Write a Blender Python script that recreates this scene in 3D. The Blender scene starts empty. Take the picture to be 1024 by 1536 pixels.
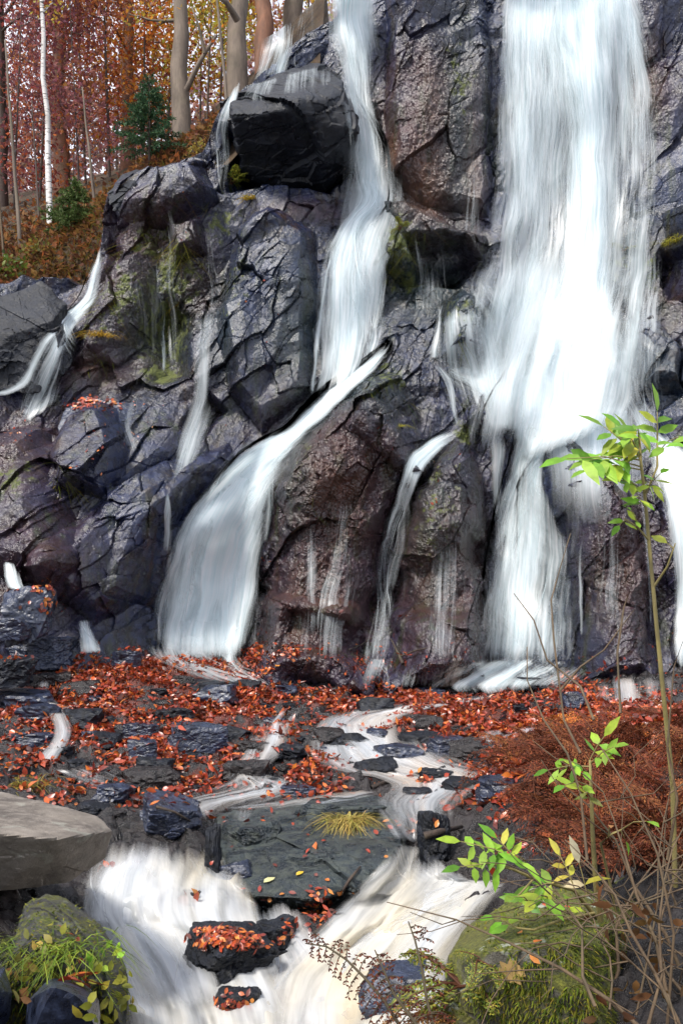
import bpy, bmesh, math, random
import numpy as np
from mathutils import Vector, Matrix

# ------------------------------------------------------------------ camera, light
SC = bpy.context.scene
COL = SC.collection
FPX, U0, HOR, CZ = 1475.0, 512.0, 900.0, 2.0        # focal length and horizon of the photograph, eye height
cam = bpy.data.cameras.new("camera"); camo = bpy.data.objects.new("camera", cam); COL.objects.link(camo)
camo.location = (0, 0, CZ); camo.rotation_euler = (math.pi/2, 0, 0)
cam.sensor_width = 36; cam.lens = 36*FPX/1536; cam.shift_y = (HOR-768)/1536
cam.clip_start = 0.05; cam.clip_end = 2000
SC.camera = camo

SUN_EL, SUN_AZ = math.radians(55), math.radians(222)   # azimuth measured clockwise from +Y: behind the camera, a little left
w = bpy.data.worlds.new("World"); SC.world = w; w.use_nodes = True
nt = w.node_tree; sky = nt.nodes.new("ShaderNodeTexSky"); sky.sky_type = 'NISHITA'; sky.sun_disc = False
sky.sun_elevation = SUN_EL; sky.sun_rotation = SUN_AZ; sky.air_density = 1.0; sky.dust_density = 2.0; sky.ozone_density = 1.0
bg = nt.nodes["Background"]; bg.inputs[1].default_value = 0.12
# broken bright cloud over the blue
tc = nt.nodes.new("ShaderNodeTexCoord"); cn = nt.nodes.new("ShaderNodeTexNoise"); cn.inputs['Scale'].default_value = 2.2; cn.inputs['Detail'].default_value = 6
nt.links.new(tc.outputs['Generated'], cn.inputs['Vector'])
cr_ = nt.nodes.new("ShaderNodeMapRange"); cr_.inputs[1].default_value = .36; cr_.inputs[2].default_value = .60; cr_.inputs[3].default_value = .30; cr_.inputs[4].default_value = .92
nt.links.new(cn.outputs['Fac'], cr_.inputs[0])
cm = nt.nodes.new("ShaderNodeMix"); cm.data_type = 'RGBA'; cm.inputs[7].default_value = (4.6, 4.7, 5.2, 1)
nt.links.new(cr_.outputs[0], cm.inputs[0]); nt.links.new(sky.outputs[0], cm.inputs[6]); nt.links.new(cm.outputs[2], bg.inputs[0])
sl = bpy.data.lights.new("sun", 'SUN'); sl.energy = 2.3; sl.angle = math.radians(10); sl.color = (1.0, .95, .88)
so = bpy.data.objects.new("sun", sl); COL.objects.link(so)
sd = Vector((math.sin(SUN_AZ)*math.cos(SUN_EL), math.cos(SUN_AZ)*math.cos(SUN_EL), math.sin(SUN_EL)))
so.rotation_euler = sd.to_track_quat('Z', 'Y').to_euler(); so.location = (0, 0, 30)
SC.view_settings.view_transform = 'Standard'; SC.view_settings.look = 'None'
SC.view_settings.exposure = 1.32; SC.view_settings.gamma = 1
SC.render.engine = 'CYCLES'
SC.cycles.transparent_max_bounces = 32; SC.cycles.max_bounces = 7; SC.cycles.use_denoising = True

R = random.Random(7)
rng = np.random.default_rng(11)

# ------------------------------------------------------------------ helpers
def P(u, v, Y):
    """the point at distance Y in front of the eye that the photograph shows at pixel u, v"""
    return Vector(((u-U0)/FPX*Y, Y, CZ-(v-HOR)/FPX*Y))

def hsh(ix, iy, s, iz=0):
    n = (ix*73856093) ^ (iy*19349663) ^ (iz*83492791) ^ (s*2654435761 + 12345)
    n = (n ^ (n >> 13))*1274126177; n = n & 0xffffffff
    n = (n ^ (n >> 15))*2246822519; n = n & 0xffffffff
    n = n ^ (n >> 16)
    return (n & 0xffffff)/float(0x1000000)

def vn(x, y, s=0, z=None):
    """smooth value noise in -1..1"""
    fx = np.floor(x); fy = np.floor(y); ix = fx.astype(np.int64); iy = fy.astype(np.int64)
    tx = x-fx; ty = y-fy; tx = tx*tx*(3-2*tx); ty = ty*ty*(3-2*ty)
    def pl(iz):
        a = hsh(ix, iy, s, iz); b = hsh(ix+1, iy, s, iz); c = hsh(ix, iy+1, s, iz); d = hsh(ix+1, iy+1, s, iz)
        return a+(b-a)*tx+(c-a)*ty+(a-b-c+d)*tx*ty
    if z is None: return pl(0)*2-1
    fz = np.floor(z); iz = fz.astype(np.int64); tz = z-fz; tz = tz*tz*(3-2*tz)
    a = pl(iz); b = pl(iz+1)
    return (a+(b-a)*tz)*2-1

def fbm(x, y, s=0, o=4, z=None, gain=.5):
    r = 0; a = 1; f = 1; t = 0
    for k in range(o):
        r = r+a*vn(x*f, y*f, s+k*17, None if z is None else z*f); t += a; a *= gain; f *= 2.03
    return r/t

def facet(x, y, c, s, tilt, off):
    """broken rock: every cell of an uneven grid is a tilted plane of its own; also the distance to the nearest crack"""
    gx = np.floor(x/c).astype(np.int64); gy = np.floor(y/c).astype(np.int64)
    b1 = np.full(x.shape, 1e9); b2 = np.full(x.shape, 1e9); hh = np.zeros(x.shape)
    for dx in (-1, 0, 1):
        for dy in (-1, 0, 1):
            ix = gx+dx; iy = gy+dy
            px = (ix+hsh(ix, iy, s))*c; py = (iy+hsh(ix, iy, s+1))*c
            d = np.hypot(x-px, y-py)
            hv = (x-px)*(hsh(ix, iy, s+2)-.5)*2*tilt+(y-py)*(hsh(ix, iy, s+3)-.5)*2*tilt+(hsh(ix, iy, s+4)-.5)*2*off
            m = d < b1
            b2 = np.where(m, b1, np.minimum(b2, d)); hh = np.where(m, hv, hh); b1 = np.where(m, d, b1)
    return hh, b2-b1

def block(x, y, c, s, tilt, off, K=1.2):
    """heap of flat tilted blocks with sloping sides; out of the wall is positive"""
    gx_ = np.floor(x/c).astype(np.int64); gy_ = np.floor(y/c).astype(np.int64); best = np.full(x.shape, -1e9)
    for dx in (-1, 0, 1):
        for dy in (-1, 0, 1):
            ix = gx_+dx; iy = gy_+dy; a = x/c-ix-hsh(ix, iy, s); b = y/c-iy-hsh(ix, iy, s+1)
            th = hsh(ix, iy, s+2)*6.28; cs = np.cos(th); sn = np.sin(th)
            ch = np.maximum(np.abs(a*cs+b*sn)*(.8+.5*hsh(ix, iy, s+6)), np.abs(b*cs-a*sn))
            ch = np.maximum(ch, np.abs(a*(cs+sn)*.7+b*(sn-cs)*.7)*(.75+.3*hsh(ix, iy, s+7)))
            hv = c*(a*(hsh(ix, iy, s+3)-.5)+b*(hsh(ix, iy, s+4)-.5))*2*tilt+off*2*(hsh(ix, iy, s+5)-.5)-K*c*np.maximum(0, ch-.22-.3*hsh(ix, iy, s+8))
            best = np.maximum(best, hv)
    return best

def tps(pts, vals):
    pts = np.array(pts, float); n = len(pts)
    d = np.hypot(pts[:, None, 0]-pts[None, :, 0], pts[:, None, 1]-pts[None, :, 1])
    K = np.where(d > 0, d*d*np.log(d+1e-9), 0)+np.eye(n)*.05
    A = np.zeros((n+3, n+3)); A[:n, :n] = K; A[:n, n] = 1; A[:n, n+1:] = pts; A[n, :n] = 1; A[n+1:, :n] = pts.T
    w_ = np.linalg.solve(A, np.concatenate([vals, [0, 0, 0]]))
    def ev(x, y):
        r = w_[n]+w_[n+1]*x+w_[n+2]*y
        for i in range(n):
            q = np.hypot(x-pts[i, 0], y-pts[i, 1]); r = r+w_[i]*q*q*np.log(q+1e-9)
        return r
    return ev

def polysd(x, y, poly):
    """signed distance to a polygon, positive inside"""
    d = np.full(x.shape, 1e9); ins = np.zeros(x.shape, bool); n = len(poly)
    for i in range(n):
        ax, ay = poly[i]; bx, by = poly[(i+1) % n]
        ex, ey = bx-ax, by-ay; t = np.clip(((x-ax)*ex+(y-ay)*ey)/(ex*ex+ey*ey+1e-12), 0, 1)
        d = np.minimum(d, np.hypot(x-ax-t*ex, y-ay-t*ey))
        c = ((ay > y) != (by > y)) & (x < (bx-ax)*(y-ay)/(by-ay+1e-12)+ax); ins ^= c
    return np.where(ins, d, -d)

def sstep(a, b, t):
    t = np.clip((t-a)/(b-a), 0, 1); return t*t*(3-2*t)

def mesh_obj(name, V, Fc, mat, parent=None, loc=None, smooth=True, attrs=None, uv=None, mi=None):
    me = bpy.data.meshes.new(name)
    V = np.asarray(V, np.float32).reshape(-1, 3)
    if loc is not None: V = V-np.array(loc, np.float32)
    if isinstance(Fc, np.ndarray):
        k = Fc.shape[1]; nf = len(Fc)
        me.vertices.add(len(V)); me.vertices.foreach_set('co', V.ravel())
        me.loops.add(nf*k); me.loops.foreach_set('vertex_index', Fc.astype(np.int32).ravel())
        me.polygons.add(nf); me.polygons.foreach_set('loop_start', np.arange(nf, dtype=np.int32)*k)
        me.update(calc_edges=True)
    else:
        me.from_pydata([tuple(map(float, p)) for p in V], [], Fc); me.update()
    me.polygons.foreach_set('use_smooth', np.full(len(me.polygons), smooth))
    mats = mat if isinstance(mat, (list, tuple)) else [mat]
    for m in mats: me.materials.append(m)
    if mi is not None: me.polygons.foreach_set('material_index', np.asarray(mi, np.int32))
    for k, a in (attrs or {}).items():
        a = np.asarray(a, np.float32)
        if a.ndim == 1:
            at = me.attributes.new(k, 'FLOAT', 'POINT'); at.data.foreach_set('value', a)
        else:
            at = me.color_attributes.new(k, 'FLOAT_COLOR', 'POINT')
            if a.shape[1] == 3: a = np.hstack([a, np.ones((len(a), 1), np.float32)])
            at.data.foreach_set('color', a.ravel())
    if uv is not None:
        l = me.uv_layers.new(name='UVMap'); li = np.empty(len(me.loops), np.int32); me.loops.foreach_get('vertex_index', li)
        l.data.foreach_set('uv', np.asarray(uv, np.float32)[li].ravel())
    o = bpy.data.objects.new(name, me); COL.objects.link(o)
    if parent is not None: o.parent = parent
    elif loc is not None: o.location = loc
    return o

def tag(o, label, cat, group=None, kind=None):
    o['label'] = label; o['category'] = cat
    if group: o['group'] = group
    if kind: o['kind'] = kind
    return o

def root(name, loc, label, cat, group=None):
    o = bpy.data.objects.new(name, None); COL.objects.link(o); o.location = loc; o.empty_display_size = .1
    return tag(o, label, cat, group)

def gridfaces(n, m):
    i = np.arange(n*m).reshape(n, m)
    return np.stack([i[:-1, :-1], i[:-1, 1:], i[1:, 1:], i[1:, :-1]], -1).reshape(-1, 4)

# ------------------------------------------------------------------ materials
class NT:
    def __init__(s, name):
        s.m = bpy.data.materials.new(name); s.m.use_nodes = True; s.t = s.m.node_tree
        s.b = s.t.nodes['Principled BSDF']; s.o = s.t.nodes['Material Output']
    def n(s, ty, **k):
        x = s.t.nodes.new('ShaderNode'+ty)
        for a, b in k.items(): setattr(x, a, b)
        return x
    def l(s, a, b): s.t.links.new(a, b)
    def val(s, sock, x):
        if hasattr(x, 'is_output'): s.l(x, sock)
        else: sock.default_value = x
    def noise(s, co, scale, det=4, rough=.55, dist=0):
        x = s.n('TexNoise'); x.inputs['Scale'].default_value = scale; x.inputs['Detail'].default_value = det
        x.inputs['Roughness'].default_value = rough; x.inputs['Distortion'].default_value = dist
        if co is not None: s.l(co, x.inputs['Vector'])
        return x.outputs['Fac']
    def vor(s, co, scale, feat='F1', rnd=1):
        x = s.n('TexVoronoi', feature=feat); x.inputs['Scale'].default_value = scale; x.inputs['Randomness'].default_value = rnd
        s.l(co, x.inputs['Vector']); return x
    def rng(s, x, a, b, c=0, d=1):
        k = s.n('MapRange'); s.val(k.inputs[0], x)
        for i, q in enumerate((a, b, c, d)): s.val(k.inputs[1+i], q)
        return k.outputs[0]
    def math(s, op, a, b=0.0, clamp=False):
        k = s.n('Math', operation=op, use_clamp=clamp); s.val(k.inputs[0], a); s.val(k.inputs[1], b); return k.outputs[0]
    def mix(s, f, a, b):
        k = s.n('Mix', data_type='RGBA'); s.val(k.inputs[0], f)
        for sk, q in ((k.inputs[6], a), (k.inputs[7], b)):
            if hasattr(q, 'is_output'): s.l(q, sk)
            else: sk.default_value = (*q, 1)
        return k.outputs[2]
    def attr(s, name): return s.n('Attribute', attribute_name=name)
    def co(s, which='Object'): return s.n('TexCoord').outputs[which]
    def map(s, co, sc=(1, 1, 1), rot=(0, 0, 0)):
        k = s.n('Mapping'); k.inputs['Scale'].default_value = sc; k.inputs['Rotation'].default_value = rot; s.l(co, k.inputs[0]); return k.outputs[0]
    def bump(s, hgt, st, dist=.02, nrm=None):
        k = s.n('Bump'); k.inputs['Strength'].default_value = st; k.inputs['Distance'].default_value = dist; s.l(hgt, k.inputs['Height'])
        if nrm is not None: s.l(nrm, k.inputs['Normal'])
        return k.outputs[0]
    def up(s):
        g = s.n('NewGeometry'); x = s.n('SeparateXYZ'); s.l(g.outputs['Normal'], x.inputs[0]); return x.outputs[2]

def rock_mat(name, dark, mid, light,  k=1.0, rough=(.22, .5), moss=None, lichen=0.0, attrs=False, bump=.6, spec=.5, grain=None, coat=0.0):
    t = NT(name); co = t.co()
    n1 = t.noise(co, 1.7*k, 5, .6, .3); n2 = t.noise(co, 9*k, 6, .65, .2); n3 = t.noise(co, 45*k, 5, .7)
    c = t.mix(t.rng(n1, .40, .60), dark, mid)
    c = t.mix(t.rng(n2, .45, .72, 0, .8), c, light)
    c = t.mix(t.rng(n3, .55, .8, 0, .35), c, dark)
    rg = t.rng(n2, .3, .75, rough[0], rough[1])
    if attrs:
        br = t.attr('brown').outputs['Fac']; n4 = t.noise(co, 3.3, 5, .6)
        bcol = t.mix(t.rng(n4, .35, .7), (.034, .0125, .0085), (.085, .033, .020)); bcol = t.mix(t.rng(n3, .5, .75, 0, .8), bcol, (.009, .006, .005))
        c = t.mix(t.math('MULTIPLY', br, t.rng(n2, .2, .5, .55, 1)), c, bcol)
        oc = t.attr('ochre').outputs['Fac']
        c = t.mix(t.math('MULTIPLY', oc, t.rng(n2, .35, .6, .15, .9)), c, (.17, .08, .04))
        vs = t.noise(t.map(co, (5, 5, .35)), 1, 5, .65, .2)
        c = t.mix(t.rng(vs, .52, .68, 0, .75), c, t.mix(t.rng(t.noise(co, .8, 2), .42, .58), (.026, .034, .010), (.050, .026, .014)))
        al = t.math('MULTIPLY', t.attr('algae').outputs['Fac'], t.rng(n2, .3, .55, .35, 1))
        c = t.mix(al, c, t.mix(t.rng(n3, .4, .65), (.008, .017, .016), (.026, .048, .042)))
        ms = t.attr('moss').outputs['Fac']
        mm = t.rng(t.math('ADD', ms, t.math('MULTIPLY', t.math('SUBTRACT', t.noise(co, 7, 6, .7), .5), 1.6)), .45, .62)
        mc = t.mix(t.rng(n3, .4, .65), (.03, .045, .008), (.12, .13, .016))
        c = t.mix(mm, c, mc)
        rg = t.math('MAXIMUM', rg, t.math('MULTIPLY', mm, .85)); rg = t.math('MAXIMUM', rg, t.math('MULTIPLY', br, .42))
    if moss:
        f = t.math('ADD', t.rng(t.up(), moss[0], moss[1]), t.math('MULTIPLY', t.math('SUBTRACT', t.noise(co, 5*k, 6, .7), .5), 2.2))
        mm = t.rng(f, .5, .75)
        mc = t.mix(t.rng(n3, .4, .68), (.035, .045, .006), (.17, .18, .02)); mc = t.mix(t.rng(n1, .4, .6, 0, .6), mc, (.06, .05, .012))
        c = t.mix(mm, c, mc); rg = t.math('MAXIMUM', rg, t.math('MULTIPLY', mm, .9))
    if lichen:
        lf = t.rng(t.noise(co, 6*k, 3, .5, .4), .62, .66, 0, lichen); c = t.mix(lf, c, (.34, .36, .30))
    if name == 'stream bed':
        lf = t.rng(t.math('ADD', t.attr('litter').outputs['Fac'], t.math('MULTIPLY', t.math('SUBTRACT', t.noise(co, 5, 5, .7), .5), 1.5)), .45, .6)
        c = t.mix(lf, c, t.mix(t.rng(n3, .4, .65), (.035, .009, .006), (.16, .028, .012)))
    if grain:
        gr = t.rng(t.noise(t.map(co, grain, (0, 0, .45)), 1, 5, .65, .3), .36, .46); c = t.mix(gr, dark, c)
    t.l(c, t.b.inputs['Base Color']); t.l(rg, t.b.inputs['Roughness']); t.b.inputs['Specular IOR Level'].default_value = spec
    t.b.inputs['Coat Weight'].default_value = coat; t.b.inputs['Coat Roughness'].default_value = .3
    hh = t.math('ADD', t.math('MULTIPLY', n2, .35), t.math('MULTIPLY', n3, .5)); hh = t.math('ADD', hh, t.math('MULTIPLY', t.noise(co, 130*k, 3, .6), .2))
    if grain: hh = t.math('ADD', hh, t.math('MULTIPLY', gr, .6))
    t.l(t.bump(hh, bump, .05/k), t.b.inputs['Normal'])
    return t.m

M = {}
M['cliff'] = rock_mat('wet cliff rock', (.003, .004, .010), (.009, .015, .043), (.023, .037, .098), 1.0, (.15, .42), attrs=True, spec=.6, bump=.45, coat=.15)  # blue sheen of the sky is put into the wet rock base colours
M['slate'] = rock_mat('wet slate', (.005, .007, .015), (.014, .020, .044), (.036, .050, .098), 2.0, (.2, .45), bump=.4, spec=.6, coat=.2)
M['black'] = rock_mat('black wet rock', (.003, .0035, .005), (.007, .009, .014), (.014, .018, .030), 1.6, (.3, .6), bump=.6, spec=.3, coat=.05)
M['slab'] = rock_mat('grey green slab', (.010, .015, .020), (.030, .041, .046), (.080, .090, .068), 1.2, (.2, .5), bump=.8, grain=(2.2, 13, 9))
M['boulder'] = rock_mat('dry grey boulder', (.08, .066, .054), (.17, .145, .118), (.26, .225, .19), 1.3, (.6, .85), moss=(1.3, 2.2), lichen=.25)
M['mossy'] = rock_mat('mossy boulder', (.03, .028, .022), (.075, .068, .052), (.14, .13, .105), 1.4, (.55, .85), moss=(-.7, .5), lichen=.7)
M['dark_mossy'] = rock_mat('dark mossy rock', (.016, .016, .015), (.04, .039, .035), (.085, .083, .075), 1.4, (.35, .75), moss=(.2, 1.3), lichen=.2, bump=1.0)
M['bed'] = rock_mat('stream bed', (.007, .006, .006), (.018, .014, .014), (.04, .032, .031), 2.0, (.14, .5), bump=.8)

# ------------------------------------------------------------------ the cliff
CP = [(-250,900,11.2),(0,900,12.2),(150,930,12.6),(300,960,13.6),(450,1000,13.4),(600,1010,13.4),(760,1020,13.7),(900,1005,13.5),(1024,1000,13.4),(1250,1000,12.8),
 (0,700,13.2),(150,800,12.9),(250,820,13.3),(330,880,13.8),(300,720,13.7),(0,560,14.3),(-250,600,13.6),(100,480,14.9),(200,560,14.4),(270,480,14.9),(330,620,14.2),(400,560,14.5),(420,420,14.9),
 (380,330,15.3),(250,350,15.5),(170,340,15.6),(470,640,14.5),(560,460,15.1),(530,330,15.4),(520,150,15.9),(450,40,16.2),(640,200,15.9),(640,40,16.2),(700,430,15.2),
 (620,600,14.3),(720,600,14.5),(850,560,15.1),(820,300,15.9),(850,100,16.1),(1000,300,15.7),(1000,80,15.9),(980,560,14.6),(1024,700,13.9),(1250,400,14.6),(1250,0,15.2),(700,-150,16.7),(400,-100,17.2),(900,-150,16.6),
 (560,1100,12.9),(900,1100,12.9),(200,1050,12.2),(0,1030,11.6)]
CPw = [P(*c) for c in CP]
cliff_macro = tps([(p.x, p.z) for p in CPw], np.array([p.y for p in CPw]))
CX, CZs = np.linspace(-8.2, 8.2, 1240), np.linspace(.2, 12.4, 940)
gx, gz = np.meshgrid(CX, CZs)
def pp(poly, Y): return [(P(u, v, Y).x, P(u, v, Y).z) for u, v in poly]
wx = gx+.10*fbm(gx*1.3, gz*1.3, 5); wz = gz+.10*fbm(gx*1.3, gz*1.3, 9)
fy = cliff_macro(gx, gz)
# the big masses that stand out of the wall: outline, distance, how far they stand out, how wide their shoulder is
BUMP = [([(425,655),(500,585),(555,530),(600,548),(640,610),(655,680),(610,760),(575,850),(560,1040),(370,1040),(395,800),(410,710)],13.5,1.05,.75),
 ([(610,720),(640,668),(690,640),(725,660),(742,720),(745,1040),(575,1040),(590,830)],13.3,.95,.6),
 ([(795,700),(835,635),(870,615),(915,640),(960,700),(985,800),(990,1040),(850,1040),(845,800)],13.3,1.0,.6),
 ([(660,445),(700,425),(725,440),(735,540),(715,560),(660,545)],14.9,.55,.3),
 ([(565,300),(600,285),(645,310),(690,335),(735,340),(730,400),(650,415),(600,430),(570,400)],15.3,.6,.4),
 ([(570,-40),(735,-40),(740,200),(730,330),(640,320),(580,280)],15.9,.35,.25),
 ([(345,330),(400,290),(470,340),(480,460),(470,600),(400,660),(350,600),(325,470)],14.8,.45,.3),
 ([(95,620),(130,590),(185,605),(205,680),(190,760),(110,740)],13.9,.5,.3),
 ([(170,740),(240,690),(330,650),(350,700),(250,800),(225,900),(170,940),(70,860)],13.3,.55,.4),
 ([(-40,640),(60,620),(110,740),(160,850),(120,900),(-60,830)],13.2,.6,.5),
 ([(240,330),(300,320),(310,380),(260,400)],15.3,.4,.2),
 ([(150,390),(220,330),(240,470),(190,560),(110,560)],14.9,.45,.4),
 ([(160,270),(215,235),(300,220),(330,300),(240,340),(170,330)],15.4,.45,.3),
 ([(695,590),(740,540),(800,560),(800,640),(740,660),(690,640)],14.4,.4,.3),
 ([(930,470),(990,440),(1024,520),(1020,600),(950,590)],14.5,.5,.3),
 ([(540,560),(590,600),(640,700),(600,700),(520,640)],13.2,.2,.2),
 ([(360,880),(470,900),(600,905),(760,930),(770,1060),(340,1060)],13.4,.35,.25),
 ([(1000,300),(1100,280),(1100,480),(1010,460)],15.2,.7,.4)]
for poly, Y, prot, sh in BUMP:
    q = pp(poly, Y); xs = [a for a, b in q]; zs = [b for a, b in q]
    ii = np.where((CX > min(xs)-.1) & (CX < max(xs)+.1))[0]; jj = np.where((CZs > min(zs)-.1) & (CZs < max(zs)+.1))[0]
    s_ = np.ix_(jj, ii); sdv = polysd(wx[s_], wz[s_], q); tt = np.clip(sdv/sh, 0, 1)
    tt = np.clip(tt*1.25+.35*fbm(gx[s_]*2.2, gz[s_]*2.2, 37, 3)*(tt > 0)*(1-tt), 0, 1); fy[s_] -= prot*(.5*tt+.5*(1-(1-tt)**2))
# hollows and overhang shadows
for poly, Y, dep, sh in [([(330,180),(500,150),(545,240),(500,300),(340,290)],15.6,.9,.3),([(600,355),(700,345),(735,380),(700,425),(620,415)],15.0,.7,.2),([(190,470),(250,420),(300,470),(300,590),(230,590)],14.8,.5,.4),
      ([(300,560),(345,610),(300,680),(270,640)],14.1,.4,.2),([(425,905),(560,930),(560,990),(400,990)],13.3,.3,.2),([(150,320),(200,400),(140,430)],15.2,.3,.2),([(1005,360),(1100,350),(1100,450),(1000,450)],15.0,.6,.2)]:
    q = pp(poly, Y); fy += dep*sstep(0, sh, polysd(wx, wz, q))
def cmask(blobs):
    """soft patches: u, v, radius u, radius v, weight; taken on the wall at 14.6 m"""
    m = np.zeros(gx.shape)
    for u, v, ru, rv, wt in blobs:
        p = P(u, v, 14.6); k = 14.6/FPX
        m = np.maximum(m, wt*np.exp(-(((gx-p.x)/(ru*k))**2+((gz-p.z)/(rv*k))**2)))
    return m
brown = cmask([(210,330,90,70,.8),(180,430,70,120,.7),(270,400,60,120,.7),(500,760,110,170,1),(480,900,120,130,.9),(650,860,90,180,.9),(900,850,70,160,.8),(640,200,85,200,.75),(650,60,80,80,.7),(130,850,80,90,.6),(60,720,90,120,.6),(990,60,60,100,.8),(1000,420,50,80,.6),(300,600,80,90,.3),(230,540,60,60,.6)])
slate_w = np.clip(cmask([(400,470,120,220,1),(220,760,130,150,1),(380,600,80,80,1),(150,650,80,90,1),(290,880,80,80,1),(1000,300,60,160,.8),(430,320,100,60,1)])+.25, 0, 1)
ochre = cmask([(645,250,45,90,.7),(720,210,18,120,.8),(590,190,15,40,.9),(140,560,50,30,.6),(660,110,30,60,.5),(460,290,60,20,.4),(1000,60,30,60,.5)])
moss = cmask([(210,340,60,60,.5),(250,400,60,110,.58),(150,500,50,50,.5),(240,480,60,110,.62),(320,300,40,50,.55),(180,440,50,70,.55),(600,360,50,60,.6),(580,580,60,60,.5),(690,480,40,60,.5),(690,660,25,25,.7),(620,400,60,30,.55),(930,370,60,40,.5),(1000,380,40,40,.6),(240,560,40,30,.7),
   (470,620,30,120,.35),(640,780,60,160,.42),(460,700,20,140,.4),(700,60,40,120,.45),(350,400,40,200,.4),(570,220,20,120,.35),(90,740,40,40,.5)])
algae = cmask([(640,400,90,90,.9),(580,300,50,90,.7),(560,600,60,60,.7),(700,480,60,80,.8),(700,150,40,250,.7),(960,350,60,120,.7),(450,520,50,120,.6),(240,480,70,130,.7),(330,480,40,130,.6),(640,780,60,150,.5),(770,900,80,120,.6),(450,720,30,120,.5),(980,560,50,60,.6),(380,900,40,80,.5)])
# fractured detail
ca, sa = math.cos(-.62), math.sin(-.62)
rx = wx*ca+wz*sa; rz = -wx*sa+wz*ca
wob = .014*fbm(gx*5, gz*5, 3, 3); wob2 = .014*fbm(gx*5, gz*5, 8, 3)
wall = cmask([(830, 200, 260, 260, .75)])
brk = sstep(-.25, .35, fbm(gx*.9, gz*.9, 91, 3)); brk2 = sstep(-.2, .3, fbm(gx*1.7+9, gz*1.7, 93, 3))
b0 = block(rx*1.0+wob*3, rz*.6+wob2*3, .95, 17, .38, .22, .9)
f1, e1 = facet(rx*1.1+wob*2, rz*.5+wob2*2, .60, 21, .34, .11)
f2, e2 = facet(rx*1.0+wob, rz*.45+wob2, .25, 31, .36, .045)
f3, e3 = facet(rx*1.2+wob, rz*.5, .095, 41, .40, .016)
fy += (-b0*.8+f1*(.55+.45*slate_w)+f2*(.10+.62*brk)*(.55+.45*slate_w)+f3*(.12+.7*brk*brk2))*(1-.45*wall)
fy += np.exp(-(e1/.012)**2)*.04*brk2+np.exp(-(e2/.009)**2)*.016*brk*slate_w
rough = np.clip(brown*1.1-.35*slate_w+.2, .06, 1)
fy += .05*rough*fbm(gx*5.5, gz*4, 51, 4)+.045*rough*(np.abs(fbm(gx*11, gz*9, 63, 3))-.2)+.03*rough*fbm(gx*24, gz*19, 61, 3, gain=.7)+.0035*fbm(gx*45, gz*45, 71, 2)
# the rim: above it the ground runs back
RIM = [(-900,470),(-100,440),(0,440),(60,425),(135,430),(150,365),(165,290),(240,245),(300,215),(335,150),(370,118),(430,40),(480,-5),(560,-60),(740,-70),(960,-60),(1024,-90),(2000,-150)]
rxs = [P(u, v, 15.6).x for u, v in RIM]; rzs = [P(u, v, 15.6).z for u, v in RIM]
rim = np.interp(gx, rxs, rzs)+.10*fbm(gx*3, gz*0+.5, 77, 3)
over = np.clip(gz-rim, 0, None); fy += over*4.5
moss = np.maximum(moss, sstep(0, .15, over)*.6)
Vc = np.stack([gx, fy, gz], -1).reshape(-1, 3)
cliff = mesh_obj('cliff', Vc, gridfaces(*gx.shape)[:, ::-1].copy(), M['cliff'], attrs={'algae': algae.ravel(), 'brown': brown.ravel(), 'ochre': ochre.ravel(), 'moss': moss.ravel()})
cliff.data.polygons.foreach_set('use_smooth', np.zeros(len(cliff.data.polygons), bool))
tag(cliff, 'dark wet fractured rock face behind the waterfalls', 'cliff', kind='structure')

# ------------------------------------------------------------------ the stream bed
GP = [(-300,1000,11),(0,1030,11.3),(120,1000,12),(220,975,13.2),(380,1015,13.2),(560,1025,13.1),(760,1035,13.1),(900,1010,13.2),(1024,1005,13.2),(1250,1000,13),
 (0,1110,9.5),(250,1060,11),(430,1060,11.4),(600,1060,11.6),(800,1060,11.2),(980,1060,10.8),(300,1120,9.6),(500,1100,10.2),(700,1110,9.8),(450,1150,9.0),(600,1160,8.7),(200,1160,8.7),
 (60,1180,8.0),(250,1215,7.7),(420,1215,7.7),(650,1220,7.6),(200,1245,7.0),(330,1250,7.0),(600,1262,6.9),(720,1310,6.5),(150,1420,5.7),(280,1400,5.8),(450,1390,5.9),(520,1360,6.2),(560,1330,6.4),(650,1400,5.5),
 (200,1536,4.7),(400,1536,4.6),(560,1536,4.5),(800,1060,10.5),(760,1180,7.4),(850,1180,6.4),(980,1180,5.6),(1100,1150,5.2),(820,1300,4.8),(1000,1330,3.9),(1150,1300,3.6),(900,1420,3.4),(1000,1500,2.9),(1200,1500,2.9),
 (0,1330,5.0),(-150,1300,4.8),(-150,1200,6.5),(60,1430,4.4),(0,1536,3.5),(120,1536,3.9),(-200,1500,3.4),(300,1800,3.2),(600,1800,3.1),(1000,1800,2.1),(-100,1800,2.4)]
GPw = [P(*c) for c in GP]
ground_macro = tps([(p.x, p.y) for p in GPw], np.array([p.z for p in GPw]))
BX, BY = np.linspace(-9, 9, 900), np.linspace(1.6, 15.2, 760)
hx, hy = np.meshgrid(BX, BY)
hz = ground_macro(hx, hy)
for poly, d in [([(300,1205,7.9),(600,1190,8.1),(640,1260,6.8),(560,1400,6.1),(360,1400,6.1),(300,1300,6.8)],.35),([(90,1400,5.9),(600,1400,6.0),(690,1440,5.0),(640,1800,3.2),(160,1800,3.2)],.10)]:
    q = [(P(*c).x, P(*c).y) for c in poly]; hz -= d*sstep(-.1, .35, polysd(hx, hy, q))
g1, ge1 = facet(hx+.08*fbm(hx*3, hy*3, 2, 2), hy*1.3, .55, 121, .16, .05)
g2, ge2 = facet(hx*.9, hy*1.2+.04*fbm(hx*6, hy*6, 4, 2), .19, 131, .28, .032)
g3, _ = facet(hx, hy, .07, 141, .4, .012)
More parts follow.
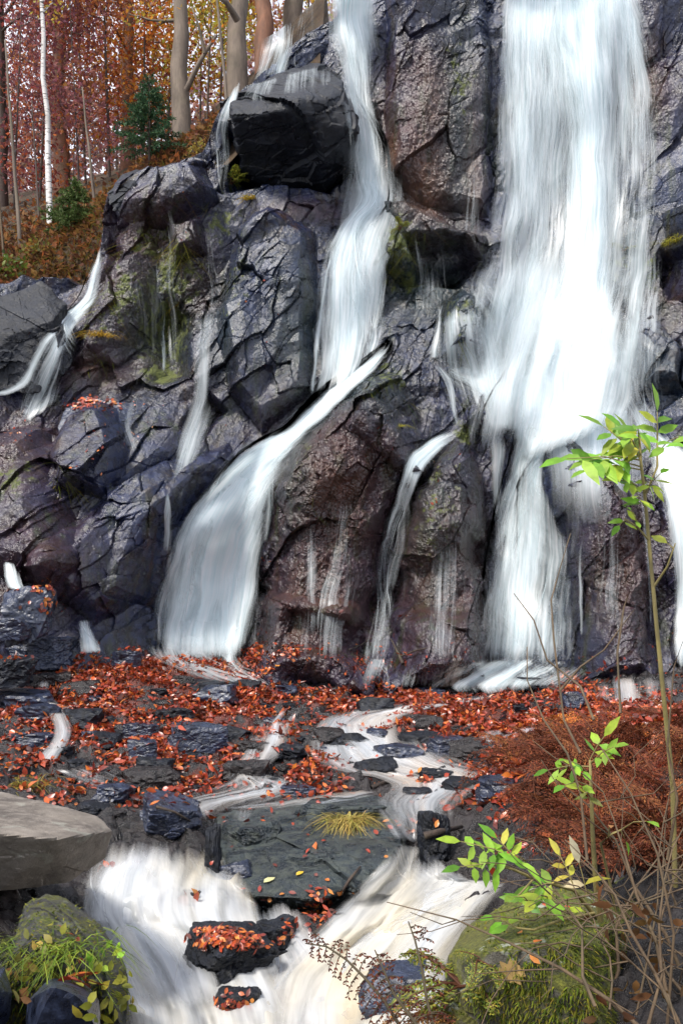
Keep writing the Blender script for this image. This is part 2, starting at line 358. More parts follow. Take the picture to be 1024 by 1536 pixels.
hz += g1+g2+g3+.03*fbm(hx*6, hy*6, 151, 4)+.006*fbm(hx*40, hy*40, 161, 2)-.03*np.exp(-(ge2/.012)**2)
MK = [(250,1000,180,40,1),(130,1050,110,55,.95),(330,1045,120,45,.95),(40,1060,50,50,.7),(600,1045,150,18,.85),(720,1080,140,32,1),(860,1045,60,18,.6),(960,1085,90,35,1),(250,1120,170,45,.55),(430,1170,110,30,.38),(200,1175,130,30,.5),
 (400,1095,60,40,.45),(520,1055,90,14,.6),(350,1215,60,16,.15),(770,1150,90,60,.9),(180,960,40,22,.9),(900,1150,140,80,.8),(610,1200,60,14,.15),(30,870,60,40,.35),(600,1130,90,20,.2),(480,1140,60,12,.4),(60,1150,40,20,.5),(1250,1080,160,110,.7),(1350,1300,240,160,.55),(-200,1060,120,80,.7)]
hu = U0+hx/hy*FPX; hv = HOR-(hz-CZ)/hy*FPX; litter = np.zeros(hx.shape)
for a, b, ru, rv_, wt in MK: litter = np.maximum(litter, wt*np.exp(-((hu-a)/ru)**2-((hv-b)/rv_)**2))
bed = mesh_obj('streambed', np.stack([hx, hy, hz], -1).reshape(-1, 3), gridfaces(*hx.shape), M['bed'], attrs={'litter': litter.ravel()})
tag(bed, 'dark wet stony bed of the stream below the cliff', 'stream bed', kind='structure')

# ------------------------------------------------------------------ rocks
_ico = {}
def ico(sub):
    if sub not in _ico:
        bm = bmesh.new(); bmesh.ops.create_icosphere(bm, subdivisions=sub, radius=1)
        v = np.array([x.co[:] for x in bm.verts]); f = np.array([[q.index for q in p.verts] for p in bm.faces]); bm.free(); _ico[sub] = (v, f)
    return _ico[sub]

def shape_rock(normals, dists, sub, seed, scale=1.0, rough=.05, fac=.1, soft=40):
    d, f = ico(sub); q = np.clip(d@np.asarray(normals).T, 1e-3, None)/np.asarray(dists)
    r = 1/(np.log(np.exp(soft*(q-q.max(1, keepdims=True))).sum(1))/soft+q.max(1))
    v = d*r[:, None]; L = scale
    k = v/L; s = seed*13
    a = fbm(k[:, 0]*2+s, k[:, 1]*2, s, 3, k[:, 2]*2)*rough*1.2+fbm(k[:, 0]*7+s, k[:, 1]*7, s+5, 3, k[:, 2]*7)*rough*.5
    q1 = k[:, 0]*1.1+k[:, 1]*.8+s; q2 = k[:, 2]*1.5-k[:, 1]*.7
    fa, _ = facet(q1, q2+.3*q1, .60, s+9, .5, .20); fb, _ = facet(q1-q2*.4, q2, .26, s+19, .5, .09); fd, _ = facet(q1, q2+q1*.3, .10, s+29, .5, .03)
    fc = fa+fb+.8*fd+.7*block(q1, q2, .4, s+39, .3, .15, .8)
    a = a+.012*fbm(k[:, 0]*30, k[:, 1]*30, s+3, 3, k[:, 2]*30)
    v = v*(1+(a+fc*fac)[:, None])
    return v, f

def hull_rock(name, pts, mat, label, cat='rock', seed=1, sub=6, rough=.05, fac=.1, group=None, soft=60):
    """a block with given corners (u, v, distance)"""
    bm = bmesh.new()
    W = [P(*p) for p in pts]; c = sum(W, Vector())/len(W)
    for q in W: bm.verts.new(q-c)
    bmesh.ops.convex_hull(bm, input=bm.verts[:]); bm.normal_update()
    N = []; D = []
    for fa in bm.faces:
        n = fa.normal.copy(); dd = n.dot(fa.verts[0].co)
        if dd < 0: n, dd = -n, -dd
        N.append(n[:]); D.append(max(dd, .01))
    bm.free()
    ext = max((q-c).length for q in W)
    v, f = shape_rock(N, D, sub, seed, ext, rough, fac, soft)
    base = (c.x, c.y, c.z+v[:, 2].min())
    v = v+np.array(c)
    o = mesh_obj(name, v, f, mat, loc=base, smooth=False)
    return tag(o, label, cat, group)

def rock(name, box, Y, mat, label, seed=1, depth=1.0, shape='block', cat='rock', group=None, sub=5, rough=.05, fac=.1, yaw=None):
    u0, v0, u1, v1 = box; Wd = (u1-u0)/FPX*Y/2; Ht = (v1-v0)/FPX*Y/2; c = P((u0+u1)/2, (v0+v1)/2, Y); Dp = Wd*depth
    q = random.Random(seed*77+5); N = []; D = []
    jit = .12 if shape == 'slab' else .25
    for ax in ((1,0,0),(-1,0,0),(0,1,0),(0,-1,0),(0,0,1),(0,0,-1)):
        n = Vector(ax)+Vector([q.uniform(-jit, jit) for _ in range(3)]); n.normalize(); N.append(n[:]); D.append(q.uniform(.82, 1.0))
    for _ in range(7 if shape == 'slab' else 11):
        n = Vector([q.gauss(0, 1) for _ in range(3)])
        if shape == 'slab': n.z *= .25
        n.normalize(); N.append(n[:]); D.append(q.uniform(.85, 1.12))
    v, f = shape_rock(N, D, sub, seed, 1.0, rough, fac, 70)
    a = q.uniform(-.4, .4) if yaw is None else yaw
    if shape == 'round': a = q.uniform(-3, 3)
    cs, sn = math.cos(a), math.sin(a); x = v[:, 0]*cs-v[:, 1]*sn; y = v[:, 0]*sn+v[:, 1]*cs
    v = np.stack([x*Wd, y*Dp, v[:, 2]*Ht], 1)
    c = c+Vector((0, Dp*.6, 0)); base = (c.x, c.y, c.z+v[:, 2].min())
    return tag(mesh_obj(name, v+np.array(c), f, mat, loc=base, smooth=False), label, cat, group)

hull_rock('boulder', [(480,90,15.9),(503,96,15.6),(338,152,14.9),(352,140,15.7),(517,122,14.8),(440,152,14.3),(344,176,14.7),(522,240,15.5),(480,290,15.9),(420,285,16.0),(350,258,15.9),(430,168,14.3),(510,150,14.5),(515,190,14.7),(400,215,15.0),
   (340,160,17.2),(520,105,17.2),(524,270,17.2),(350,262,17.2)], M['black'], 'big black overhanging block with wet blue top between two upper falls', seed=3, sub=7, rough=.06, fac=.55)
hull_rock('boulder', [(-60,1190,5.7),(0,1183,5.6),(70,1207,5.3),(150,1222,5.0),(174,1246,4.8),(-120,1240,4.3),(0,1252,4.3),(80,1258,4.3),(132,1252,4.5),(-120,1330,4.6),(0,1338,4.6),(110,1326,4.8),(163,1288,4.95),(120,1290,6),(-120,1290,6.2)],
   M['boulder'], 'large dry grey brown boulder with a flat pale top on the left bank', seed=5, sub=7, rough=.035, fac=.12)
hull_rock('boulder', [(655,1500,3.3),(668,1432,3.35),(705,1385,3.65),(800,1333,3.75),(885,1330,3.85),(740,1425,3.05),(860,1412,2.95),(650,1620,3.2),(930,1620,2.9),(915,1410,3.1),(960,1380,3.9),(960,1620,3.6),(700,1620,4.4),(700,1400,4.4)],
   M['mossy'], 'big moss covered boulder at the foot of the brown bush', seed=8, sub=7, rough=.06, fac=.18)
hull_rock('boulder', [(925,1330,3.9),(980,1300,4.0),(1060,1310,4.0),(920,1400,3.7),(1060,1420,3.6),(930,1480,3.7),(1060,1500,3.6),(940,1400,4.6),(1060,1400,4.6)],
   M['dark_mossy'], 'grey rock half hidden behind the bare stems at the right edge', seed=9, sub=6, fac=.25)
hull_rock('boulder', [(38,1360,3.9),(70,1342,3.95),(98,1346,4.0),(150,1390,3.9),(186,1450,3.75),(192,1560,3.6),(-20,1560,3.5),(10,1440,3.5),(60,1400,3.5),(110,1420,3.45),(150,1470,3.4),(40,1360,4.5),(160,1420,4.5)],
   M['dark_mossy'], 'dark pointed rock with grass growing on it in the lower left corner', seed=12, sub=7, fac=.25)
hull_rock('rock', [(40,1500,3.2),(75,1466,3.35),(125,1470,3.35),(150,1500,3.25),(160,1600,3.2),(30,1600,3.1),(80,1480,3.0),(130,1500,3.0),(90,1560,3.7)], M['slate'], 'blue grey wet stone below the grassy pointed rock', seed=13, sub=5)
hull_rock('rock', [(-30,1455,3.3),(8,1450,3.3),(20,1490,3.2),(15,1530,3.2),(-30,1600,3.2),(-10,1480,3.0),(-10,1480,3.7)], M['slate'], 'small pale stone cut by the left edge of the picture', seed=14, sub=5)
hull_rock('slab', [(318,1222,7.7),(450,1196,8.0),(560,1198,7.9),(606,1226,7.4),(368,1342,6.25),(480,1352,6.15),(565,1318,6.35),(604,1268,6.6),(308,1252,7.2),(338,1312,6.5),(330,1400,6.8),(600,1340,7),(450,1400,6.7),(320,1330,7.6),(600,1300,7.8)],
   M['slab'], 'broad sloping grey green slab with a yellow grass tuft on it', 'slab', seed=17, sub=7, rough=.035, fac=.34)
hull_rock('boulder', [(-80,470,14.3),(10,440,14.4),(60,425,14.5),(100,455,14.3),(108,540,14.1),(60,590,13.9),(-80,600,13.9),(20,500,13.8),(80,480,13.9),(0,470,15.6),(100,480,15.6),(50,560,15.6)],
   M['black'], 'black square rock at the left edge under the brown grass', seed=19, sub=7, fac=.35)
hull_rock('boulder', [(162,290,15.5),(185,262,15.6),(225,250,15.7),(240,300,15.4),(222,322,15.3),(165,320,15.3),(200,275,15.2),(200,300,16.5)], M['black'], 'dark hollow rock under the small spruce', seed=20, sub=6, fac=.5)
hull_rock('boulder', [(85,640,13.7),(95,612,13.9),(130,592,14.0),(180,602,13.9),(203,650,13.6),(195,740,13.35),(110,745,13.3),(100,690,13.4),(170,660,13.3),(150,640,14.9),(150,720,14.9)], M['slate'], 'blue wet rock with red leaves scattered on its top, left of the falls', seed=21, sub=7, fac=.2)
# stones in the white water
ST = [('slab',(330,1236,425,1282),7.05,'slab','low ledge breaking the left half of the sloping slab',64,.8,'slab'),
 ('slab',(440,1206,575,1242),7.35,'slab','upper ledge of the sloping slab, under the yellow grass tuft',65,.7,'slab'),
 ('slab',(400,1286,500,1334),6.55,'slab','lower ledge of the sloping slab above the red leaves',66,.7,'slab'),
 ('rock',(428,1322,510,1378),6.2,'black','black stone under the red leaves at the lower right edge of the slab',60,.8,'block'),
 ('rock',(322,1296,382,1348),6.4,'slate','wet stone at the lower left edge of the slab beside the white cascade',62,.8,'block'),
 ('rock',(560,1268,612,1318),6.6,'slate','wet stone at the right edge of the slab where the right cascade starts',63,.8,'block'),
 ('rock',(275,1398,405,1480),5.45,'black','black stone with a cap of red leaves in the middle of the white water',31,.9,'block'),
 ('rock',(368,1385,446,1455),5.7,'black','black stone leaning on the leaf capped stone in the white water',32,.8,'block'),
 ('rock',(268,1338,306,1378),6.0,'black','small black stone in the left cascade holding one orange leaf',33,1,'block'),
 ('rock',(368,1340,425,1382),6.2,'slate','low wet stone at the foot of the sloping slab',34,.8,'block'),
 ('rock',(538,1462,645,1525),4.75,'slate','blue wet stone washed by white water near the mossy boulder',35,.8,'block'),
 ('rock',(312,1490,392,1570),4.55,'black','dark stone with red leaves at the bottom edge of the picture',36,.8,'block'),
 ('rock',(306,1238,330,1322),6.75,'black','narrow upright black rock between the cascade and the slab',37,1.2,'block'),
 ('rock',(210,1205,300,1262),7.3,'slate','wet rock the left cascade pours over',38,1,'block'),
 ('rock',(625,1225,680,1300),6.8,'black','dark rock at the top of the right cascade',39,1,'block'),
 ('rock',(380,1420,440,1452),5.5,'black','flat black stone on the right of the leaf capped stone',40,.9,'block'),
 ('slab',(0,878,74,965),11.3,'slate','blue square slab standing highest in the pile at the left edge',41,.9,'block'),
 ('slab',(58,900,122,985),11.0,'black','black slanted slab beside the tiny cascade',42,.8,'block'),
 ('slab',(8,955,104,1003),10.6,'slate','flat slab lowest in front of the pile at the left edge',43,.9,'slab'),
 ('slab',(66,872,108,908),11.6,'slate','small flat slab on top of the black slanted slab',44,.9,'slab'),
 ('slab',(-30,985,44,1032),10.6,'black','dark low slab at the left edge below the pile',45,.9,'slab'),
 ('slab',(-20,925,40,960),11.0,'slate','middle slab of the pile at the left edge',46,.8,'slab'),
 ('slab',(248,1088,336,1140),9.6,'slate','largest flat slate lying on the red leaves',47,.7,'slab'),
 ('slab',(188,1087,238,1112),9.9,'slate','flat slate just left of the largest slate, upper of two',48,.7,'slab'),
 ('slab',(193,1111,236,1140),9.4,'slate','flat slate just left of the largest slate, lower of two',49,.7,'slab'),
 ('slab',(12,1100,76,1126),9.3,'slate','long flat slate beside the narrow stream on the left',50,.8,'slab'),
 ('slab',(166,976,210,1004),12.0,'slate','grey slate in the red leaves below the left fan of water',51,.7,'slab'),
 ('slab',(262,1014,290,1030),11.6,'bed','brown stone half sunk in the red leaves',52,.8,'block'),
 ('slab',(640,1108,702,1134),9.4,'slate','flat blue slate in the stream right of centre',53,.8,'slab'),
 ('rock',(842,1038,880,1066),10.8,'slate','round dark stone beside the right hand cascade',54,.9,'block'),
 ('rock',(625,1158,690,1186),8.4,'black','dark ledge stone in the stream with leaves on it',55,.7,'slab'),
 ('rock',(410,1118,460,1142),9.3,'black','black stone between the two middle cascades',56,.9,'block'),
 ('rock',(420,1180,470,1206),8.1,'slate','low stone in the brown pool above the slab',57,.9,'slab')]
def bed_Y(u, v):
    for Y in np.arange(2.2, 14, .02):
        x = (u-U0)/FPX*Y; z = CZ-(v-HOR)/FPX*Y
        i = int((x+9)/18*899); j = int((Y-1.6)/13.6*759)
        if 0 <= i < 900 and 0 <= j < 760 and z <= hz[j, i]: return float(Y)
    return 13.0
for n_, box, Y, m_, lab, sd_, dp, shp in ST:
    Yb = bed_Y((box[0]+box[2])/2, box[3]-(box[3]-box[1])*.12)
    if (box[1] > 1000 or box[0] > 0) and m_ != 'slab': Y = Yb
    rock(n_, box, Y, M[m_], lab, sd_, dp, shp, cat='slab' if n_ == 'slab' else 'rock', sub=6 if (box[2]-box[0]) > 80 else 5, fac=.28 if m_ == 'black' else .16)
bpy.context.view_layer.update()

# ------------------------------------------------------------------ where things stand: rays onto the solid scene
DG = bpy.context.evaluated_depsgraph_get()
SOLID = {o.name for o in SC.objects if o.type == 'MESH'}
EYE = Vector((0, 0, CZ))
def cast(o, d, only=None):
    o = Vector(o); d = Vector(d).normalized()
    for _ in range(6):
        ok, loc, nrm, i, ob, _m = SC.ray_cast(DG, o, d)
        if not ok: return None
        if ob.name in SOLID and (only is None or ob.name.startswith(only)): return loc, nrm, ob
        o = loc+d*1e-3
    return None
def hit(u, v, only=None):
    return cast(EYE, P(u, v, 1)-EYE, only)
def on(u, v, default=10.0):
    h_ = hit(u, v); return h_[0] if h_ else P(u, v, default)
def down(x, y, z=8.0):
    return cast((x, y, z), (0, 0, -1))

# ------------------------------------------------------------------ water
def water_mat(name, ca, cb, glossy=.12, cream=None, sx=1.0, con=2.3):
    t = NT(name); t.t.nodes.remove(t.b)
    uv = t.n('UVMap', uv_map='UVMap').outputs[0]
    d = t.attr('dens').outputs['Fac']
    n1 = t.noise(t.map(uv, (26*sx, .8, 1)), 1, 4, .65, .15); n2 = t.noise(t.map(uv, (7*sx, .55, 1)), 1, 3, .6, .3); n3 = t.noise(t.map(uv, (70*sx, 1.6, 1)), 1, 2, .6)
    st = t.math('ADD', t.math('MULTIPLY', n1, .5), t.math('MULTIPLY', n2, .4)); st = t.math('ADD', st, t.math('MULTIPLY', n3, .22))
    st = t.math('ADD', t.math('MULTIPLY', t.math('SUBTRACT', st, .56), con), .5)
    a = t.rng(t.math('ADD', st, t.math('MULTIPLY', t.math('SUBTRACT', d, .5), 1.5)), .12, 1.12)
    a = t.math('MULTIPLY', a, t.rng(d, 0, .30))
    c = t.mix(t.rng(n1, .3, .7), ca, cb)  # bluish ca streaks put shade into the colour of the water
    if cream:
        c = t.mix(t.rng(t.noise(t.map(uv, (1.6, .8, 1)), 1, 3), .44, .66), c, cream)
    df = t.n('BsdfDiffuse'); tl = t.n('BsdfTranslucent'); gl = t.n('BsdfGlossy'); gl.inputs['Roughness'].default_value = .3
    t.l(c, df.inputs[0]); t.l(c, tl.inputs[0])
    bn = t.bump(st, .25, .02); t.l(bn, df.inputs['Normal']); t.l(bn, gl.inputs['Normal'])
    m1 = t.n('MixShader'); m1.inputs[0].default_value = .45; t.l(df.outputs[0], m1.inputs[1]); t.l(tl.outputs[0], m1.inputs[2])
    m2 = t.n('MixShader'); m2.inputs[0].default_value = glossy; t.l(m1.outputs[0], m2.inputs[1]); t.l(gl.outputs[0], m2.inputs[2])
    tr = t.n('BsdfTransparent'); m3 = t.n('MixShader'); t.l(a, m3.inputs[0]); t.l(tr.outputs[0], m3.inputs[1]); t.l(m2.outputs[0], m3.inputs[2])
    t.l(m3.outputs[0], t.o.inputs['Surface'])
    return t.m
M['veil'] = water_mat('falling water', (.61, .75, .78), (.93, .95, .96), glossy=.05, con=1.9)
M['soft'] = water_mat('spray veil', (.66, .77, .80), (.92, .94, .95), glossy=.0, con=.9)
M['churn'] = water_mat('churning water', (.56, .60, .64), (.80, .80, .79), cream=(.74, .66, .50), sx=.5, con=1.7, glossy=.04)
M['brook'] = water_mat('shallow running water', (.50, .56, .62), (.90, .91, .92), glossy=.15, cream=(.68, .58, .48), sx=.6, con=1.5)

def crom(pts, n):
    pts = np.array(pts, float); k = len(pts); L = np.concatenate([[0], np.cumsum(np.hypot(*(np.diff(pts[:, :4], axis=0)[:, :2]+np.diff(pts[:, :4], axis=0)[:, 2:]).T)/2+1e-6)])
    t = np.linspace(0, L[-1], n); out = np.empty((n, pts.shape[1])); i = np.clip(np.searchsorted(L, t, 'right')-1, 0, k-2); f = ((t-L[i])/(L[i+1]-L[i]))[:, None]
    p0 = pts[np.maximum(i-1, 0)]; p1 = pts[i]; p2 = pts[i+1]; p3 = pts[np.minimum(i+2, k-1)]
    out = .5*(2*p1+(p2-p0)*f+(2*p0-5*p1+4*p2-p3)*f*f+(3*p1-p0-3*p2+p3)*f**3)
    return out, L[-1]

def boxblur(a, r, ax):
    if r < 1: return a
    p = [(0, 0)]*a.ndim; p[ax] = (r, r); b = np.pad(a, p, mode='edge'); c = np.cumsum(b, axis=ax)
    z = np.zeros_like(np.take(c, [0], axis=ax)); c = np.concatenate([z, c], axis=ax); n = a.shape[ax]
    return (np.take(c, np.arange(2*r+1, n+2*r+1), axis=ax)-np.take(c, np.arange(n), axis=ax))/(2*r+1)
def minf(a, r):
    b = a.copy()
    for ax in (0, 1):
        c = b.copy()
        for k in range(-r, r+1): c = np.minimum(c, np.roll(b, k, ax) if 0 else np.take(b, np.clip(np.arange(b.shape[ax])+k, 0, b.shape[ax]-1), axis=ax))
        b = c
    return b

def sheet(S, lift=.05, layers=2, strands=40, sw=(1.5, 4), lump=0.0, edge=.34, seed=0, step=7, blur=(3, 2), dens=1.0, tail=.10, head=None, rag=.9, mf=1, only=None, smul=2.6, wind=1.0, soft=False):
    """one body of running water between two banks; stations: left u v, right u v, density. Lies a little proud of the rock it runs over."""
    q = np.random.default_rng(seed+1000)
    if head is None: head = 0 if min(S[0][1], S[0][3]) < 0 else .14
    _, L = crom(S, 4); n = int(np.clip(L/step, 6, 160)); st, L = crom(S, n)
    wd = np.hypot(st[:, 2]-st[:, 0], st[:, 3]-st[:, 1]); m = int(np.clip(wd.max()/step, 5, 70))
    s = np.linspace(0, 1, m); uu = st[:, 0:1]+(st[:, 2:3]-st[:, 0:1])*s; vv = st[:, 1:2]+(st[:, 3:4]-st[:, 1:2])*s
    D = np.full((n, m), np.nan)
    for i in range(n):
        for j in range(m):
            h_ = hit(uu[i, j], vv[i, j], only)
            if h_: D[i, j] = h_[0].y
    md = np.nanmedian(D); ok = np.isfinite(D)
    for i in range(n):
        r_ = D[i]; D[i] = np.where(np.isfinite(r_), r_, np.nanmedian(r_) if ok[i].any() else (D[i-1] if i else md))
    wig = 6*fbm(uu/38, vv/60, seed+3, 3); uu = uu+wig; vv = vv+2*fbm(uu/20, vv/40, seed+5, 2)
    D = minf(D, mf)
    for _ in range(2): D = boxblur(boxblur(D, blur[0], 0), blur[1], 1)
    V = []; F_ = []; A = []; UV = []; off = 0
    tm = np.linspace(0, 1, n)[:, None]
    sc = md/FPX
    def prof(s_, t_, d_):
        e = np.clip((np.minimum(s_, 1-s_)+.02)/(edge*1.5), 0, 1)
        e = e*(1+.0*t_)
        k = np.clip((1-t_)/max(tail, 1e-6), 0, 1)
        if head: k = k*np.clip(t_/head, 0, 1)
        return d_*e*k*dens
    gap = np.clip(1+rag*1.5*(fbm(s[None]*wd[:, None]/22+seed, tm*L/150, seed+7, 4)-.02), .12, 1.5)
    for ly in range(layers):
        lf = lift*(1+.9*ly)
        Y = D-lf
        if lump: Y = Y-lump*(fbm(s[None]*wd[:, None]*sc*6+ly*9, tm*L*sc*3.2, seed+ly, 4)+.2)
        X = (uu-U0)/FPX*Y; Z = CZ-(vv-HOR)/FPX*Y
        V.append(np.stack([X, Y, Z], -1).reshape(-1, 3)); F_.append(gridfaces(n, m)+off); off += n*m
        A.append((prof(s[None]+0*tm, tm+0*s[None], st[:, 4:5]*(1 if ly == 0 else .8))*np.roll(gap, 5*ly, 1)).ravel())
        UV.append(np.stack([s[None]*wd[:, None]*sc*.6+s[None]*wd.mean()*sc*.4+ly*3.7+seed, tm*L*sc+0*s[None]+ly*5.1], -1).reshape(-1, 2))
    # threads: each is carried sideways by the bumps it runs over
    gS = np.gradient(D, axis=1)/(wd[:, None]*sc/(m-1)+1e-4); gT = np.gradient(D, axis=0)/(L*sc/(n-1)+1e-4)
    dfl = np.clip(-gS*np.clip(gT, -2, .2)/(1+gS**2+gT**2), -.5, .5)
    K = int(strands*smul)
    if K:
        r = max(int(n*1.6), 24); rr = np.linspace(0, 1, r)
        s0 = q.uniform(-.02, 1.02, K); t0 = q.uniform(-.25, .85, K); ln = q.uniform(.15, .8, K); lo = np.arange(K) % 3 == 0
        t0[lo] = -.05; ln[lo] = q.uniform(.6, 1.2, lo.sum()); t0 = np.clip(t0, 0, 1); t1 = np.clip(t0+ln, t0+.06, 1)
        T_ = t0[:, None]+(t1-t0)[:, None]*rr; S_ = np.zeros((K, r)); cur = s0.copy(); vel = q.normal(0, .05, K)
        ph = q.uniform(0, 6.28, K); fq = q.uniform(4, 14, K); am = q.uniform(.002, .012, K)
        for c in range(r):
            i0 = np.clip((T_[:, c]*(n-1)).astype(int), 0, n-1); j0 = np.clip((cur*(m-1)).astype(int), 0, m-1)
            dt = (t1-t0)/r; vel = vel*(1-6*dt)+dfl[i0, j0]*dt*26*L/wd[i0]*wind+q.normal(0, .25, K)*dt; cur = cur+vel*dt
            cur = np.where(cur < 0, cur+(0-cur)*.2, np.where(cur > 1, cur+(1-cur)*.2, cur)); S_[:, c] = cur+am*np.sin(T_[:, c]*fq+ph)
        I = T_*(n-1); i0 = np.clip(I.astype(int), 0, n-2); f = I-i0; J = S_*(m-1); j0 = np.clip(np.floor(J).astype(int), 0, m-2); g = J-j0
        bil = lambda a: (a[i0, j0]*(1-f)+a[i0+1, j0]*f)*(1-g)+(a[i0, j0+1]*(1-f)+a[i0+1, j0+1]*f)*g
        u_ = bil(uu); v_ = bil(vv); Y = bil(D)-lift*q.uniform(.3, 2.0, (K, 1)); dn = np.interp(T_, tm[:, 0], st[:, 4])
        fat = q.uniform(0, 1, (K, 1))**2.2; env = np.sin(.1+rr*(math.pi-.14))
        wpx = (sw[0]*.6+(sw[1]*1.0-sw[0]*.6)*fat)*env**.4
        du = np.gradient(u_, axis=1); dv = np.gradient(v_, axis=1); l_ = np.hypot(du, dv)+1e-6; nx = -dv/l_*wpx/2; ny = du/l_*wpx/2
        a_ = np.clip(.18+.8*prof(S_, T_, dn), 0, 1.1)*env**.7*q.uniform(.35, .9, (K, 1))
        idx = np.arange(r-1)
        for sg in (-1, 0, 1):
            Yk = Y-(.010 if sg == 0 else 0)
            V.append(np.stack([(u_+sg*nx-U0)/FPX*Yk, Yk, CZ-(v_+sg*ny-HOR)/FPX*Yk], -1).reshape(-1, 3)); A.append((a_*(1 if sg == 0 else .12)).ravel())
            UV.append(np.stack([np.broadcast_to(s0[:, None]*9+sg*.01, (K, r)), T_*L*sc], -1).reshape(-1, 2))
        base = off+(np.arange(K)*r)[:, None]
        for c in (0, 1):
            b_ = base+c*K*r+idx; F_.append(np.stack([b_, b_+1, b_+K*r+1, b_+K*r], -1).reshape(-1, 4))
        off += 3*K*r
    return np.concatenate(V), np.concatenate(F_), np.concatenate(A), np.concatenate(UV), soft

def water(name, sheets, mat, label, cat, group=None, kind=None):
    V = []; F_ = []; A = []; U_ = []; o_ = 0; mi = []
    for v, f, a, u, sf in sheets:
        V.append(v); mi.append(np.full(len(f), 1 if sf else 0)); F_.append(f+o_); A.append(a); U_.append(u); o_ += len(v)
    V = np.concatenate(V); b = V.mean(0); b[2] = V[:, 2].min()
    o = mesh_obj(name, V, np.concatenate(F_), [mat, M['soft']], loc=b, mi=np.concatenate(mi), attrs={'dens': np.concatenate(A)}, uv=np.concatenate(U_))
    return tag(o, label, cat, group, kind)

WF = 'waterfall'
water(WF, [
  sheet([(700,300,1010,300,.25),(650,400,1020,400,.42),(625,500,1030,500,.5),(640,600,1020,600,.5),(690,680,1000,680,.35)], 0.14, 2, 0, seed=101, edge=.5, rag=1.1, soft=True, dens=1.9, blur=(4, 4), tail=0.25, head=0.3),
  sheet([(760,380,960,380,.5),(730,480,970,480,.9),(700,570,980,570,1.0),(690,640,960,625,.9),(690,710,850,690,.7)], 0.32, 2, 0, seed=102, edge=.5, rag=1.1, soft=True, dens=1.9, blur=(4, 4), tail=0.25, head=0.3, mf=3),
  sheet([(735,-20,1000,-20,.4),(725,120,1020,120,.4),(715,260,1020,260,.36),(690,400,1020,400,.3)], 0.08, 1, 0, seed=103, edge=.5, rag=1.1, soft=True, dens=1.9, blur=(4, 4), tail=0.2),
  sheet([(745,-40,950,-40,.55),(738,60,975,60,.5),(736,150,990,150,.42),(728,260,1000,260,.36),(715,380,1005,380,.34),(690,500,1000,500,.38),(660,620,990,620,.3)], .10, 2, 220, (1.2, 3), seed=1, edge=.12, mf=2, dens=1.25),
  sheet([(800,-40,955,-40,1.05),(815,60,945,60,1.0),(835,160,925,160,.95),(842,280,918,280,1.0),(835,400,920,400,1.05),(800,490,935,500,1.05),(755,560,945,560,1.0),(718,625,900,610,.9),(705,690,820,665,.7)], .13, 3, 140, (2, 5), seed=2, edge=.3, mf=3, tail=.2),
  sheet([(745,-40,870,-40,.8),(742,60,865,60,.72),(745,160,860,160,.6),(750,280,860,280,.6),(760,400,850,400,.55)], .18, 1, 110, (1.5, 3.5), seed=3, edge=.2, tail=.4),
  sheet([(880,-30,960,-20,.9),(905,40,985,60,.7),(925,130,1000,150,.5),(930,250,1000,260,.42),(925,380,1000,400,.36)], .1, 1, 60, (1.2, 3), seed=4, edge=.25, tail=.4),
  ], M['veil'], 'tallest and widest white waterfall on the right, dropping from the top of the picture', WF)
water(WF, [
  sheet([(655,470,720,440,.5),(648,520,760,500,.6),(655,590,800,580,.6),(690,650,800,650,.5)], .05, 1, 90, (1.5, 3.5), seed=5, edge=.2),
  sheet([(750,440,960,440,.5),(715,530,975,530,.75),(690,600,990,590,.8),(690,660,840,630,.7)], .10, 1, 90, (1.5, 4), seed=6, edge=.4, tail=.3),
  sheet([(690,410,740,395,.5),(690,440,770,430,.8),(715,480,790,470,.5),(725,520,800,510,.8),(700,560,790,555,.6),(705,600,800,600,.85),(715,650,800,650,.5)], .07, 1, 70, (1.5, 3.5), seed=9, edge=.4, tail=.2, wind=2),
  sheet([(900,560,1005,540,.5),(915,600,1010,575,.7),(940,640,1000,640,.6),(965,680,1010,670,.6)], .07, 1, 40, (1.5, 3.5), seed=10, edge=.4, tail=.2),
  sheet([(800,590,990,580,.6),(790,640,1000,630,.6),(790,720,1000,710,.4),(800,800,1000,800,.12)], .05, 2, 0, seed=111, edge=.4, rag=1.1, soft=True, dens=1.9, blur=(3, 3), head=.2),
  sheet([(830,610,960,605,.7),(800,660,985,650,.45),(790,740,990,730,.2)], .06, 1, 60, (1, 2.4), seed=112, edge=.3, tail=.4),
  sheet([(790,640,870,612,.9),(760,690,830,660,.9),(750,740,815,720,.6)], .12, 1, 40, (2, 4), seed=48, edge=.4, tail=.3),
  sheet([(850,615,930,615,.7),(875,640,960,650,.5),(920,680,980,690,.3)], .06, 1, 30, (1.5, 3), seed=49, edge=.4, tail=.3),
  sheet([(640,560,700,540,.6),(700,600,790,570,.7),(715,650,800,640,.5)], .05, 1, 26, (1.5, 3), seed=7, edge=.2),
  sheet([(935,430,1005,430,.3),(925,520,1010,520,.45),(920,600,1010,590,.5)], .06, 1, 30, (1.2, 3), seed=8),
  ], M['veil'], 'bright stepped splash of water over the ledges under the tallest fall', WF)
